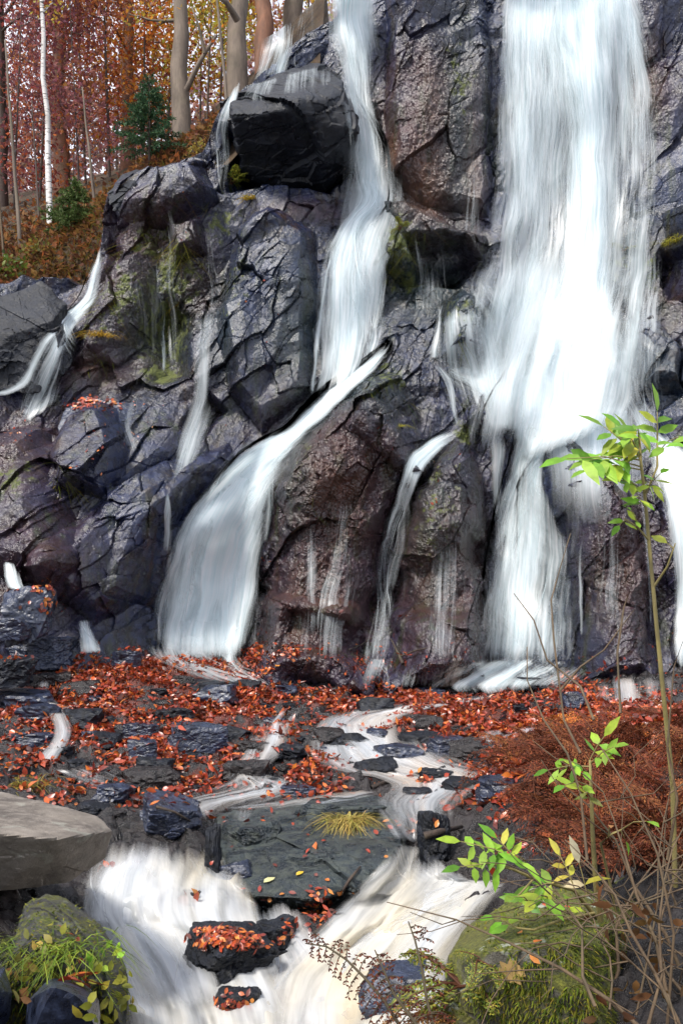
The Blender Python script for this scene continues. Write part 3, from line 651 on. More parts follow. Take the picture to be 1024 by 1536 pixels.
water(WF, [
  sheet([(495,-40,572,-40,1.0),(488,40,570,40,.95),(500,90,568,90,.8),(512,140,566,140,.75),(518,200,575,200,.72),(525,260,580,260,.75),(533,300,580,300,.85),(500,340,575,330,.9),(480,380,580,370,.82),(474,440,585,430,.85),(468,510,587,478,.85),(464,570,585,508,.85),(460,622,578,528,.8)], .09, 2, 190, (1.2, 3.5), seed=12, edge=.32, dens=1.2, tail=.03),
  sheet([(480,-20,600,-20,.35),(480,100,600,100,.32),(500,220,610,220,.35),(490,300,630,300,.4),(455,400,625,400,.42),(440,500,615,490,.4),(430,610,560,570,.35)], 0.07, 1, 0, seed=104, edge=.5, rag=1.1, soft=True, dens=1.9, blur=(4, 4), tail=0.2),
  sheet([(470,40,590,40,.3),(490,140,590,140,.3),(500,260,600,270,.3),(470,360,620,340,.3),(450,450,610,440,.3),(440,580,590,560,.25)], .04, 1, 60, (1, 2.2), seed=11, edge=.3, tail=.3),
  sheet([(492,360,500,360,1),(478,440,490,440,1),(468,520,480,520,.9),(464,600,476,600,.8)], .12, 1, 8, (2, 4), seed=13, edge=.5),
  sheet([(555,345,590,340,.9),(560,420,588,420,.8),(545,500,590,500,.7)], .12, 1, 20, (2, 4), seed=14, edge=.5),
  ], M['veil'], 'narrow white waterfall left of centre, running down beside the black overhanging block', WF)
water(WF, [
  sheet([(580,505,592,512,.6),(540,545,560,560,.85),(480,590,505,610,1.0),(430,640,455,660,1.0),(375,668,430,685,1.0),(310,730,415,715,1.05),(265,790,402,780,1.0),(245,850,395,845,.95),(230,910,390,910,.9),(218,985,380,995,.7)], .10, 3, 200, (1.6, 5), seed=16, edge=.26, tail=.06, dens=1.55),
  sheet([(350,690,450,680,.35),(260,760,430,760,.35),(225,860,420,860,.33),(200,985,410,1000,.3)], .05, 1, 40, (1, 2.5), seed=15, edge=.3, tail=.2),
  sheet([(555,505,592,512,.3),(470,570,560,560,.4),(400,640,480,600,.4),(350,690,430,650,.35)], .04, 1, 50, (1, 2.5), seed=19, edge=.5, tail=.3),
  sheet([(540,530,600,520,.4),(450,600,540,600,.4),(340,670,450,690,.5),(240,780,430,780,.45),(205,880,420,880,.4),(195,1000,420,1010,.5)], 0.12, 2, 0, seed=105, edge=.5, rag=1.1, soft=True, dens=1.9, blur=(4, 4), tail=0.1, head=0.2),
  sheet([(345,850,362,850,.9),(340,920,362,920,.95),(328,1000,360,1000,.9)], .2, 1, 10, (3, 6), seed=17),
  sheet([(395,690,418,690,.55),(392,760,415,760,.45),(385,820,412,820,.3)], .05, 1, 16, (1.2, 2.5), seed=18),
  ], M['veil'], 'white fan of water sliding off the brown rock onto the red leaves', WF)
water(WF, [
  sheet([(380,70,490,-10,.75),(372,100,480,60,.6),(362,130,470,95,.5)], .05, 1, 60, (1.2, 3), seed=21, edge=.3),
  sheet([(345,140,372,110,.8),(325,180,350,175,.6),(318,230,345,230,.5),(316,290,340,290,.4),(312,340,330,340,.3)], .06, 1, 26, (1.2, 2.8), seed=22, edge=.2),
  sheet([(360,128,490,88,.45),(345,150,510,118,.35),(345,165,515,140,.15)], .03, 1, 20, (1, 2), seed=23, edge=.12),
  ], M['veil'], 'thin veil of water over the top of the black block and its left corner', WF)
water(WF, [
  sheet([(147,362,156,362,.95),(133,410,152,410,.9),(118,450,146,450,.85),(70,500,125,505,.75),(40,560,105,560,.7),(25,610,90,600,.75),(22,640,50,640,.7)], .05, 2, 60, (1.2, 3), seed=24, edge=.3, dens=1.1),
  sheet([(120,450,132,450,.8),(70,500,90,505,.8),(20,570,50,575,.7),(-20,590,-5,600,.6)], .06, 1, 12, (1.5, 3), seed=25),
  ], M['veil'], 'small slanting waterfall at the left edge below the grassy bank', WF)
water(WF, [
  sheet([(650,450,668,446,.8),(646,500,664,500,.8),(640,540,662,540,.8)], .05, 1, 20, (1.5, 3), seed=26),
  sheet([(640,540,662,545,.8),(658,570,686,575,.8),(672,620,692,625,.7),(680,645,694,645,.6)], .05, 1, 18, (1.5, 3), seed=27),
  ], M['veil'], 'thin double strand of water above the middle brown rock', WF)
water(WF, [
  sheet([(694,628,702,640,.3),(640,660,660,680,.8),(608,690,636,705,.8),(592,740,618,750,.75),(574,800,600,805,.72),(562,860,588,865,.65),(556,910,590,910,.6),(545,960,582,960,.6),(540,1020,570,1020,.4)], .06, 2, 50, (1.4, 3.2), seed=28, edge=.22),
  sheet([(560,700,640,660,.3),(560,800,640,800,.3),(540,900,620,900,.32),(520,1010,610,1010,.4)], 0.05, 1, 0, seed=107, edge=.5, rag=1.1, soft=True, dens=1.9, blur=(4, 4), tail=0.15, head=0.2),
  sheet([(595,790,640,790,.3),(590,900,620,900,.25),(590,1000,612,1000,.2)], .04, 1, 20, (1, 2), seed=29),
  ], M['veil'], 'slender waterfall between the two brown rocks in the middle of the cliff', WF)
water(WF, [
  sheet([(765,600,850,600,.8),(770,645,850,640,1.0),(762,700,815,700,.95),(745,760,830,755,.8),(732,820,856,815,.75),(724,880,866,880,.7),(716,940,870,940,.66),(712,1010,870,1005,.65)], .08, 2, 190, (1.2, 3), seed=31, edge=.25, dens=1.25),
  sheet([(720,640,880,630,.4),(715,760,900,740,.4),(700,880,900,880,.36),(680,980,900,980,.5),(640,1030,900,1030,.4)], 0.08, 1, 0, seed=106, edge=.5, rag=1.1, soft=True, dens=1.9, blur=(4, 4), tail=0.15, head=0.1),
  sheet([(725,650,775,640,.5),(730,720,765,720,.42),(732,800,770,800,.35),(735,900,780,900,.3)], .05, 1, 40, (1, 2.5), seed=32, tail=.3),
  sheet([(790,650,830,640,.9),(780,720,815,720,.9),(778,800,820,800,.65),(775,900,830,900,.4)], .14, 1, 36, (2, 4), seed=33, tail=.3),
  sheet([(850,625,900,610,.5),(870,650,925,640,.3),(880,680,930,670,.1)], .05, 1, 20, (1.2, 2.5), seed=34),
  ], M['veil'], 'lower waterfall of fine threads falling from the splash to the pool right of centre', WF)
water(WF, [
  sheet([(945,650,990,635,.9),(972,690,1040,680,1.1),(990,760,1060,750,1.1),(1000,850,1070,850,1.0),(1004,940,1070,940,1.0),(1000,1010,1070,1010,.9)], .1, 2, 50, (1.5, 4), seed=35, edge=.3, dens=1.2),
  sheet([(950,680,975,680,.3),(960,800,980,800,.35),(968,950,985,950,.3)], .05, 1, 14, (1, 2), seed=36),
  sheet([(868,780,880,780,.3),(866,880,878,880,.35),(864,960,876,960,.25)], .05, 1, 6, (1, 2), seed=37),
  ], M['veil'], 'white waterfall cut by the right edge behind the green sapling', WF)
water('trickle', [sheet([(200,380,262,370,.22),(205,470,262,470,.3),(200,560,250,570,.3),(170,610,225,640,.35),(195,690,212,690,.4)], .04, 1, 34, (1, 2), seed=41),
  sheet([(236,440,246,440,.6),(238,500,248,500,.6),(240,560,248,560,.5)], .05, 1, 5, (1.5, 2.5), seed=42)], M['veil'], 'fine trickle through hanging moss above the leaf strewn blue rock', 'trickle')
water('trickle', [sheet([(300,300,332,290,.3),(300,420,335,410,.4),(290,500,335,500,.4),(280,590,320,600,.35),(262,660,310,660,.4),(248,720,275,720,.3)], .04, 1, 40, (1, 2.2), seed=43),
  sheet([(290,420,350,400,.3),(280,500,350,500,.4),(270,600,340,600,.35),(240,700,310,700,.35),(235,800,280,800,.3)], 0.05, 1, 0, seed=108, edge=.5, rag=1.1, soft=True, dens=1.9, blur=(4, 4), tail=0.3, head=0.3),
  sheet([(245,735,258,735,.7),(244,790,262,790,.7),(240,830,262,830,.5)], .05, 1, 8, (1.5, 3), seed=44)], M['veil'], 'long misty trickle down the dark hollow left of the slate face', 'trickle')
water('trickle', [sheet([(692,-20,730,-20,.3),(690,100,735,100,.25),(690,250,735,250,.22),(680,380,735,380,.3)], .04, 1, 30, (1, 2), seed=45)], M['veil'], 'faint trickle down the wall beside the tallest fall', 'trickle')
water('trickle', [sheet([(430,700,640,640,.05),(420,800,600,800,.22),(400,900,590,900,.26),(390,1000,590,1000,.22)], .03, 1, 40, (.7, 1.5), seed=46, head=.3, rag=1.5), sheet([(440,760,490,760,.12),(440,860,490,860,.3),(445,960,490,960,.25)], .04, 1, 16, (1, 1.8), seed=47, head=.2)], M['veil'], 'few fine threads of water on the big brown rock', 'trickle')
water('trickle', [sheet([(610,720,740,690,.08),(600,820,740,800,.24),(590,1000,740,1000,.24)], .03, 1, 34, (.7, 1.5), seed=50, head=.3, rag=1.5)], M['veil'], 'fine threads of water down the brown rock in the middle', 'trickle')
water('trickle', [sheet([(160,330,300,260,.1),(165,430,300,400,.26),(180,560,300,560,.22)], .03, 1, 44, (.7, 1.6), seed=53, head=.2, rag=1.5)], M['veil'], 'drips of water off the mossy rocks below the dark hollow rock', 'trickle')
water('trickle', [sheet([(580,310,680,330,.1),(580,380,700,390,.3),(590,470,690,470,.2)], .05, 1, 34, (.7, 1.6), seed=54, head=.2, rag=1.5)], M['veil'], 'drips of water off the mossy ledge between the two big falls', 'trickle')
water('trickle', [sheet([(930,330,1010,330,.2),(930,420,1010,420,.25),(920,520,1010,520,.2)], .05, 1, 26, (.7, 1.6), seed=55, head=.2, rag=1.5)], M['veil'], 'drips of water on the wall right of the tallest fall', 'trickle')
water('trickle', [sheet([(860,720,985,700,.06),(850,820,990,820,.22),(850,1000,990,1000,.22)], .03, 1, 30, (.7, 1.5), seed=56, head=.3, rag=1.5)], M['veil'], 'fine threads of water on the rock behind the sapling', 'trickle')
water('cascade', [sheet([(112,930,135,925,.7),(112,950,140,948,1.0),(112,985,158,980,1.0)], .06, 2, 24, (2, 4), seed=51)], M['veil'], 'short white cascade beside the slab pile on the left', 'cascade')
water('cascade', [sheet([(0,845,20,838,.7),(0,865,34,868,.8),(10,886,46,890,.7)], .05, 1, 12, (2, 4), seed=52)], M['veil'], 'tiny cascade at the left edge above the slab pile', 'cascade')
BED = ('streambed', 'slab')
# running water on the bed
water('cascade', [
  sheet([(160,1228,300,1228,.28),(140,1262,335,1265,.42),(128,1295,360,1300,.7),(114,1325,375,1330,1.0),(106,1370,395,1370,1.1),(130,1420,420,1420,1.15),(165,1490,440,1490,1.15),(185,1560,450,1560,1.15),(190,1700,450,1700,1.1)], .07, 2, 50, (3, 10), lump=.16, rag=.45, seed=61, only=BED, edge=.12, tail=.01, step=5, smul=1.6),
  sheet([(150,1285,250,1290,.6),(122,1330,240,1335,.95),(112,1385,235,1390,1.0)], .14, 1, 30, (3, 9), lump=.05, seed=62, only=BED, head=.2, edge=.3, smul=1.6),
  sheet([(110,1385,330,1385,.9),(140,1440,360,1440,1.0),(180,1520,360,1520,1.0)], .16, 1, 16, (4, 12), lump=.14, rag=1.2, seed=60, only=BED, edge=.4, tail=.3, smul=1.5),
  ], M['churn'], 'broad creamy cascade foaming past the flat topped boulder at lower left', 'cascade')
water('cascade', [
  sheet([(586,1258,645,1262,.5),(560,1300,700,1315,.85),(520,1340,760,1325,1.0),(475,1395,725,1375,1.1),(430,1440,690,1435,1.1),(395,1500,670,1500,1.15),(380,1700,680,1700,1.1)], .07, 2, 60, (3, 10), lump=.15, rag=.45, seed=63, only=BED, edge=.12, tail=.01, step=5, smul=1.6),
  sheet([(566,1258,640,1268,.7),(575,1300,625,1300,.95),(530,1345,640,1345,.9)], .12, 1, 30, (2, 6), seed=64, only=BED, edge=.3),
  sheet([(640,1320,760,1322,.8),(560,1375,735,1360,.9),(500,1430,690,1420,.9),(470,1500,660,1490,.8)], .15, 1, 40, (3, 9), lump=.10, rag=1.0, seed=59, only=BED, edge=.35, tail=.3, smul=1.6),
  ], M['churn'], 'wide white cascade at lower right pouring past the mossy boulder', 'cascade')
water('stream_water', [sheet([(330,1350,460,1350,.85),(330,1390,480,1395,.9),(360,1450,520,1450,1.1),(340,1540,560,1540,1.15),(340,1700,560,1700,1.1)], .05, 2, 30, (3, 9), lump=.10, rag=.5, seed=65, only=BED, edge=.2, step=6),
  sheet([(410,1030,490,1030,.4),(400,1060,470,1060,.45),(385,1085,450,1080,.85),(365,1120,430,1120,.85),(335,1155,400,1155,.75),(280,1182,480,1182,.6),(190,1205,420,1205,.4),(160,1235,320,1235,.35)], .035, 2, 70, (1.5, 4), lump=.04, seed=66, only=BED, edge=.25, step=5, rag=1.1, tail=.05),
  sheet([(620,1035,820,1030,.6),(560,1055,760,1050,.5),(470,1078,620,1075,.75),(450,1120,640,1115,.8),(470,1150,720,1140,.8),(560,1175,750,1170,.7),(540,1205,720,1205,.5),(560,1235,680,1235,.45),(586,1265,650,1265,.6)], .04, 2, 110, (1.5, 4), lump=.05, seed=67, only=BED, edge=.25, step=5, rag=1.2, tail=.03),
  sheet([(700,1095,900,1080,.5),(690,1110,840,1105,.6),(640,1130,760,1130,.5)], .04, 1, 30, (1.5, 3.5), lump=.03, seed=69, only=BED, edge=.3, rag=1.2),
  sheet([(320,1212,420,1200,.35),(310,1260,400,1260,.3),(330,1335,410,1335,.35)], .02, 1, 26, (1.5, 3.5), seed=58, only=BED, edge=.4, rag=1.2),
  sheet([(620,985,800,985,.35),(600,1010,820,1010,.55),(600,1035,800,1032,.5)], .04, 1, 20, (1.5, 3.5), seed=57, edge=.4, rag=1.0),
  sheet([(480,1185,640,1185,.5),(400,1200,560,1200,.5),(300,1215,420,1215,.3)], .03, 1, 30, (1.5, 3.5), seed=68, only=BED, edge=.3, rag=1.2),
  sheet([(60,1150,160,1150,.5),(120,1180,240,1180,.45),(170,1205,300,1205,.35)], .03, 1, 24, (1.5, 3.5), seed=70, only=BED, edge=.3, rag=1.2)],
  M['brook'], 'shallow water running between leaves and stones', 'stream', kind='structure')
water('cascade', [sheet([(388,1078,448,1076,.6),(372,1100,455,1105,.85),(360,1140,420,1140,.8),(330,1165,390,1165,.5)], .05, 2, 50, (1.5, 4), seed=72, only=BED, edge=.4, rag=1.2, lump=.03)], M['brook'], 'small white cascade left of two in the middle of the leafy steps', 'cascade')
water('cascade', [sheet([(495,1080,560,1076,.5),(490,1100,580,1100,.75),(520,1130,620,1130,.7),(540,1155,640,1150,.4)], .05, 2, 50, (1.5, 4), seed=73, only=BED, edge=.4, rag=1.2, lump=.03)], M['brook'], 'small white cascade right of two in the middle of the leafy steps', 'cascade')
water('cascade', [sheet([(55,1010,85,1000,.4),(50,1040,85,1040,.6),(68,1070,105,1070,.75),(75,1100,118,1100,.8),(55,1135,95,1135,.8),(45,1150,100,1155,.6)], .05, 2, 40, (1.5, 3.5), seed=74, only=BED, edge=.45, rag=1.3, lump=.03)], M['brook'], 'narrow winding run of white water through red leaves on the left', 'cascade')
water('cascade', [sheet([(870,1015,1030,1010,.7),(875,1040,1030,1030,.75),(880,1062,1010,1062,.7),(885,1080,930,1080,.5)], .05, 2, 50, (1.5, 4), seed=75, only=BED, edge=.4, rag=1.6, tail=.3)], M['brook'], 'white run of water along the cliff foot behind the bare twigs on the right', 'cascade')
water('cascade', [sheet([(205,950,385,965,.9),(215,985,410,1000,1.1),(270,1012,450,1022,1.0),(330,1030,490,1042,.7)], .13, 2, 50, (1.5, 4), seed=76, edge=.45, rag=1.4, lump=.06, tail=.3, head=.2)], M['veil'], 'low froth where the left fan of water meets the leaves', 'cascade')
water('cascade', [sheet([(690,985,880,985,.9),(640,1010,890,1005,1.0),(600,1032,870,1028,1.0),(620,1048,840,1045,.6)], .12, 2, 60, (1.5, 4), seed=77, edge=.45, rag=1.4, lump=.06, tail=.3, head=.2), sheet([(525,985,620,985,.7),(510,1015,650,1015,.6),(500,1040,650,1040,.4)], .06, 1, 30, (1.5, 3.5), seed=78, edge=.45, rag=1.4, lump=.04, tail=.3, head=.2)], M['veil'], 'froth on the pool at the foot of the lower and slender waterfalls', 'cascade')

def mist(u, v, Y, rx_, ry_, rz_, dens_, label):
    d, f = ico(4); k = 1+.18*fbm(d[:, 0]*1.6+u, d[:, 1]*1.6, 5, 3, d[:, 2]*1.6)
    t = NT('spray'); t.t.nodes.remove(t.b); vs = t.n('VolumePrincipled'); vs.inputs['Color'].default_value = (.93, .95, .97, 1); vs.inputs['Density'].default_value = dens_; t.l(vs.outputs[0], t.o.inputs['Volume'])
    c = P(u, v, Y); o = mesh_obj('mist', d*k[:, None]*np.array([rx_, ry_, rz_])+np.array(c), f, t.m, loc=c)
    return tag(o, label, 'spray', kind='stuff')
mist(830, 560, 14.4, 1.15, .7, .95, .10, 'bright spray where the tallest fall strikes the ledges')

# ------------------------------------------------------------------ plants: materials
def leaf_mat(name, trans=.35, rough=.5, spec=.4):
    t = NT(name); c = t.attr('col').outputs['Color']; n = t.noise(t.co(), 40, 3)
    c = t.mix(t.rng(n, .3, .7, 0, .35), c, (.03, .02, .01))
    t.l(c, t.b.inputs['Base Color']); t.b.inputs['Roughness'].default_value = rough; t.b.inputs['Specular IOR Level'].default_value = spec
    tl = t.n('BsdfTranslucent'); t.l(c, tl.inputs[0]); m = t.n('MixShader'); m.inputs[0].default_value = trans
    t.l(t.b.outputs[0], m.inputs[1]); t.l(tl.outputs[0], m.inputs[2]); t.l(m.outputs[0], t.o.inputs['Surface']); return t.m
def bark_mat(name, a, b, scale=6, marks=None):
    t = NT(name); co = t.co(); n = t.noise(t.map(co, (1, 1, .25)), scale, 6, .7, .4); n2 = t.noise(co, scale*.3, 3)
    c = t.mix(t.rng(n, .35, .65), a, b); c = t.mix(t.rng(n2, .5, .7, 0, .5), c, (.07, .06, .03))
    if marks: c = t.mix(t.rng(t.noise(t.map(co, (2, 2, 14)), 3, 3, .6), .56, .62), c, marks)
    t.l(c, t.b.inputs['Base Color']); t.b.inputs['Roughness'].default_value = .8; t.l(t.bump(n, .5, .02), t.b.inputs['Normal']); return t.m
M['leaf'] = leaf_mat('living leaf', .45)
M['litter'] = leaf_mat('fallen leaf', .12, .35, .6)
M['crown'] = leaf_mat('tree leaf', .5, .6, .2)
M['needle'] = leaf_mat('needles', .15, .6, .2)
M['bracken'] = leaf_mat('dry bracken', .25, .7, .2)
M['grass'] = leaf_mat('grass blade', .35, .6, .2)
M['beech'] = bark_mat('beech bark', (.075, .055, .042), (.17, .13, .095))
M['redbark'] = bark_mat('orange brown bark', (.10, .045, .025), (.22, .095, .05))
M['darkbark'] = bark_mat('dark bark', (.035, .022, .018), (.075, .05, .04))
M['birch'] = bark_mat('birch bark', (.50, .47, .44), (.68, .65, .62), 5, (.05, .045, .04))
M['stem'] = bark_mat('brown stem', (.055, .034, .018), (.13, .085, .045), 30)
M['greenstem'] = bark_mat('green brown stem', (.16, .13, .04), (.25, .2, .07), 30)
M['wetwood'] = bark_mat('wet dead wood', (.02, .014, .011), (.055, .036, .026), 20)

class MB:
    """gathers leaves, blades and stems into one mesh"""
    def __init__(s): s.V = []; s.F = []; s.C = []; s.MI = []
    def add(s, V, F, col=(0, 0, 0), mi=0):
        b = len(s.V); s.V += [tuple(v) for v in V]; s.F += [tuple(i+b for i in f) for f in F]
        s.C += [col]*len(V); s.MI += [mi]*len(F)
    def tube(s, path, r0, r1, sides=6, col=(.1, .08, .05), mi=0, wob=0, seed=0):
        path = [Vector(p) for p in path]; n = len(path); rings = []
        for i, p in enumerate(path):
            d = (path[min(i+1, n-1)]-path[max(i-1, 0)]).normalized()
            a = d.orthogonal().normalized() if abs(d.z) > .95 else d.cross(Vector((0, 0, 1))).normalized()
            b = d.cross(a); r = r0+(r1-r0)*i/(n-1)
            rings.append([p+(a*math.cos(t)+b*math.sin(t))*r*(1+wob*math.sin(3*t+i*1.3+seed)) for t in [2*math.pi*k/sides for k in range(sides)]])
        F = []
        for i in range(n-1):
            for k in range(sides):
                k2 = (k+1) % sides; F.append((i*sides+k, i*sides+k2, (i+1)*sides+k2, (i+1)*sides+k))
        F.append(tuple(range((n-1)*sides, n*sides)))
        s.add([v for r in rings for v in r], F, col, mi)
    def leaf(s, p, d, nrm, L, W, col, mi=0, fold=.15, curl=.15, lobes=False):
        d = Vector(d).normalized(); sd = d.cross(Vector(nrm)); sd = sd.normalized() if sd.length > 1e-4 else d.orthogonal().normalized(); n = sd.cross(d).normalized(); p = Vector(p)
        if lobes:
            pr = [(0, 0), (.06, .18), (-.04, .34), (.04, .46), (.08, .66), (.20, .60), (.30, .48), (.36, .70), (.44, .92), (.52, .78), (.60, .50), (.70, .58), (.78, .42), (.80, .22), (.90, .18), (1, 0)]
            pts = [(a, b) for a, b in pr]+[(a, -b) for a, b in pr[-2:0:-1]]
            V = [p+d*(a*L)+sd*(b*W)+n*(fold*abs(b)*W-curl*L*a*a) for a, b in pts]; c = p+d*(.4*L)-n*.02*L
            k = len(V); s.add(V+[c], [(i, (i+1) % k, k) for i in range(k)], col, mi); return
        f = lambda a, b: p+d*(a*L)+sd*(b*W*.5)+n*(fold*abs(b)*W*.5-curl*L*a*a)
        V = [f(0, 0), f(.28, .8), f(.28, 0), f(.28, -.8), f(.62, .85), f(.62, 0), f(.62, -.85), f(1, 0)]
        s.add(V, [(0, 1, 2), (0, 2, 3), (1, 4, 5, 2), (2, 5, 6, 3), (4, 7, 5), (5, 7, 6)], col, mi)
    def flake(s, p, d, nrm, L, W, col, mi=0, bend=.2):
        d = Vector(d).normalized(); sd = d.cross(Vector(nrm)); sd = sd.normalized() if sd.length > 1e-4 else d.orthogonal().normalized(); n = sd.cross(d); p = Vector(p)
        s.add([p, p+d*L*.45+sd*W*.5+n*bend*W, p+d*L, p+d*L*.5-sd*W*.5+n*bend*W*.6], [(0, 1, 2, 3)], col, mi)
    def blade(s, p, d, L, W, col, droop=.6, mi=0, seg=4, side=None):
        p = Vector(p); d = Vector(d).normalized(); sd = side or Vector((R.uniform(-1, 1), R.uniform(-1, 1), 0)).normalized(); V = []; F = []
        for i in range(seg+1):
            t = i/seg; c = p+d*L*t+Vector((d.x, d.y, 0))*L*t*t*droop*.6-Vector((0, 0, 1))*L*droop*t*t; ww = W*(1-t)**.7*.5+.0004
            V += [c-sd*ww, c+sd*ww]
        for i in range(seg): F.append((2*i, 2*i+1, 2*i+3, 2*i+2))
        s.add(V, F, col, mi)
    def build(s, name, mat, parent=None, loc=None, smooth=True):
        V = np.array(s.V, np.float32)
        return mesh_obj(name, V, s.F, mat, parent=parent, loc=loc, smooth=smooth, attrs={'col': np.array(s.C, np.float32)}, mi=s.MI)

def jit(c, k=.25, h=.1):
    a = 1+R.uniform(-k, k); return (max(c[0]*a*(1+R.uniform(-h, h)), 0), max(c[1]*a*(1+R.uniform(-h, h)), 0), max(c[2]*a*(1+R.uniform(-h, h)), 0))
def pick(cols): return jit(R.choice(cols))
def rv(k=1): return Vector((R.gauss(0, k), R.gauss(0, k), R.gauss(0, k)))

# ------------------------------------------------------------------ the wooded slope behind
HP = [(-500,470,15.9),(-100,445,15.9),(0,445,15.9),(60,430,15.9),(130,430,15.9),(152,372,16.1),(165,320,16.3),(240,275,16.4),(300,250,16.5),(335,200,16.6),(372,165,16.7),(430,95,16.9),(480,50,17.0),(560,0,17.4),
 (0,395,17.0),(100,345,17.2),(150,320,17.3),(220,245,17.8),(275,243,18.6),(360,150,18.6),(420,100,18.8),(-300,400,17.5),(0,330,20),(100,300,20),(200,262,21),(300,215,21),(400,90,21),(520,-40,21),(0,300,26),(200,255,26),(400,110,27),(600,-60,26),
 (-600,300,26),(0,300,40),(300,240,40),(600,60,40),(-900,330,40),(900,-100,24),(1200,-100,24)]
HPw = [P(*c) for c in HP]
hill_macro = tps([(p.x, p.y) for p in HPw], np.array([p.z for p in HPw]))
qx, qy = np.meshgrid(np.linspace(-26, -.35, 240), np.linspace(15.75, 44, 220))
qz = hill_macro(qx, qy)+.12*fbm(qx*2, qy*2, 201, 4)
t = NT('woodland floor'); co = t.co(); n = t.noise(co, 3, 6, .7); n2 = t.noise(co, 14, 5, .7)
c = t.mix(t.rng(n, .35, .65), (.022, .014, .009), (.065, .036, .016)); c = t.mix(t.rng(n2, .5, .7, 0, .7), c, (.045, .045, .012)); t.l(c, t.b.inputs['Base Color']); t.b.inputs['Roughness'].default_value = .95
t.l(t.bump(n2, .8, .06), t.b.inputs['Normal']); M['floor'] = t.m
hill = mesh_obj('hillside', np.stack([qx, qy, qz], -1).reshape(-1, 3), gridfaces(*qx.shape), M['floor'])
tag(hill, 'brown leafy hillside rising into the autumn wood', 'hillside', kind='structure')
def hz_at(x, y): return float(hill_macro(np.array([x]), np.array([y]))[0])

def limb(mb, p, d, L, r, depth, tips, mi=0, col=(.1, .08, .06), sag=.0):
    path = [Vector(p)]; d = Vector(d).normalized(); n = 5
    for i in range(n):
        d = (d+rv(.14)+Vector((0, 0, .06-sag))).normalized(); path.append(path[-1]+d*L/n)
    mb.tube(path, r, r*.35, 5, col, mi)
    for q in path[2:]: tips.append((q, d))
    if depth:
        for k in range(3):
            q = path[R.randint(1, n)]; limb(mb, q, d+rv(.6), L*R.uniform(.4, .7), r*.45, depth-1, tips, mi, col, sag)

def tree(name, base, top, r, bark, label, cols=None, nleaf=0, leaf=.09, limbs=8, spread=1.6, low=.3, group=None, cat='tree', extra=None, cloud=None, wob=.045):
    b = Vector(base); tp = Vector(top); o = root(name, b, label, cat, group); H = (tp-b).length
    mb = MB(); tips = []; path = [b+Vector((0, 0, -.25))]
    for i in range(1, 9):
        q = b.lerp(tp, i/8)+Vector((R.gauss(0, wob*r*4), R.gauss(0, wob*r*4), 0)); path.append(q)
    mb.tube(path, r*1.08, r*.45, 12, wob=.07, seed=R.random()*6)
    for k in range(limbs):
        f = R.uniform(low, 1); q = path[0].lerp(path[-1], f); i = f*8; j = min(int(i), 7); q = path[j].lerp(path[j+1], i-j)
        a = R.uniform(0, 6.28); limb(mb, q, (math.cos(a), math.sin(a), R.uniform(.1, .8)), spread*R.uniform(.5, 1.1), max(r*.22, .008), 1 if spread > .7 else 0, tips)
    for pl, rr in (extra or []): mb.tube(pl, rr, rr*.45, 8); tips += [(Vector(pl[-1]), Vector((0, 0, 1)))]
    V = mb
    V.build('trunk', bark, parent=o).location = (0, 0, 0)
    tr_ = o.children[0] if o.children else None
    lm = None
    if nleaf:
        lm = MB()
        for k in range(nleaf):
            q, d = R.choice(tips); p = q+rv(.16 if cloud is None else cloud)
            lm.flake(p, rv(), rv(), leaf*R.uniform(.6, 1.3), leaf*R.uniform(.4, .75), pick(cols))
        lm.build('crown', M['crown'], parent=o, smooth=False)
    for ch in [x for x in SC.objects if x.parent == o]:
        ch.matrix_parent_inverse = Matrix.Translation(-b)
    return o

RED = [(.34, .075, .05), (.42, .11, .05), (.26, .06, .06), (.22, .07, .08), (.50, .16, .05)]
ORA = [(.50, .13, .025), (.58, .20, .03), (.40, .09, .02), (.62, .28, .04)]
YEL = [(.62, .40, .05), (.55, .30, .04), (.50, .42, .07), (.40, .38, .06)]
RUS = [(.48, .19, .07), (.40, .14, .06), (.58, .27, .08), (.32, .11, .06)]
PUR = [(.24, .09, .11), (.30, .11, .12), (.20, .08, .08), (.36, .13, .10)]
def gp(u, v, Y):
    p = P(u, v, Y); p.z = hz_at(p.x, p.y)-.05; return p
TL = 'trees in the autumn wood above the cliff'
lb = P(282, 132, 18.7)
tree('beech_tree', gp(276,235,18.7), P(262,-140,18.9), .19, M['beech'], 'grey beech with a dark forked limb behind the small spruce', ORA+YEL, 900, limbs=7, low=.55, group=TL,
     extra=[([P(280,135,18.5), P(296,100,18.3), P(312,72,18.2), P(326,52,18.1)], .055), ([P(307,80,18.2), P(300,45,18.1), P(288,10,18.0)], .032)])
tree('beech_tree', gp(357,112,18.9), P(367,-160,19.2), .21, M['beech'], 'thick pale beech trunk nearest the top of the left falls', RUS+YEL, 700, limbs=6, low=.55, group=TL, extra=[([P(356,30,18.7), P(340,4,18.4), P(322,-10,18.2)], .07)])
tree('beech_tree', gp(190,240,23), P(192,-160,23.5), .17, M['redbark'], 'orange brown trunk directly above the small spruce', ORA, 1300, limbs=9, low=.4, group=TL)
tree('beech_tree', gp(92,285,24), P(88,-160,24.5), .20, M['redbark'], 'dark orange trunk just right of the white birch', RUS+ORA, 1500, limbs=10, low=.35, group=TL)
tree('beech_tree', gp(3,300,23), P(-4,-150,23), .17, M['darkbark'], 'dark trunk at the left edge of the picture', RED+PUR, 1500, limbs=10, low=.35, group=TL)
tree('beech_tree', gp(398,70,21), P(395,-160,21.5), .20, M['redbark'], 'brown trunk in shade right of the thick pale beech', RUS, 700, limbs=6, low=.5, group=TL)
tree('beech_tree', gp(440,30,22), P(444,-160,22), .22, M['beech'], 'pale trunk rising just left of the top of the left falls', YEL+RUS, 500, limbs=5, low=.6, group=TL)
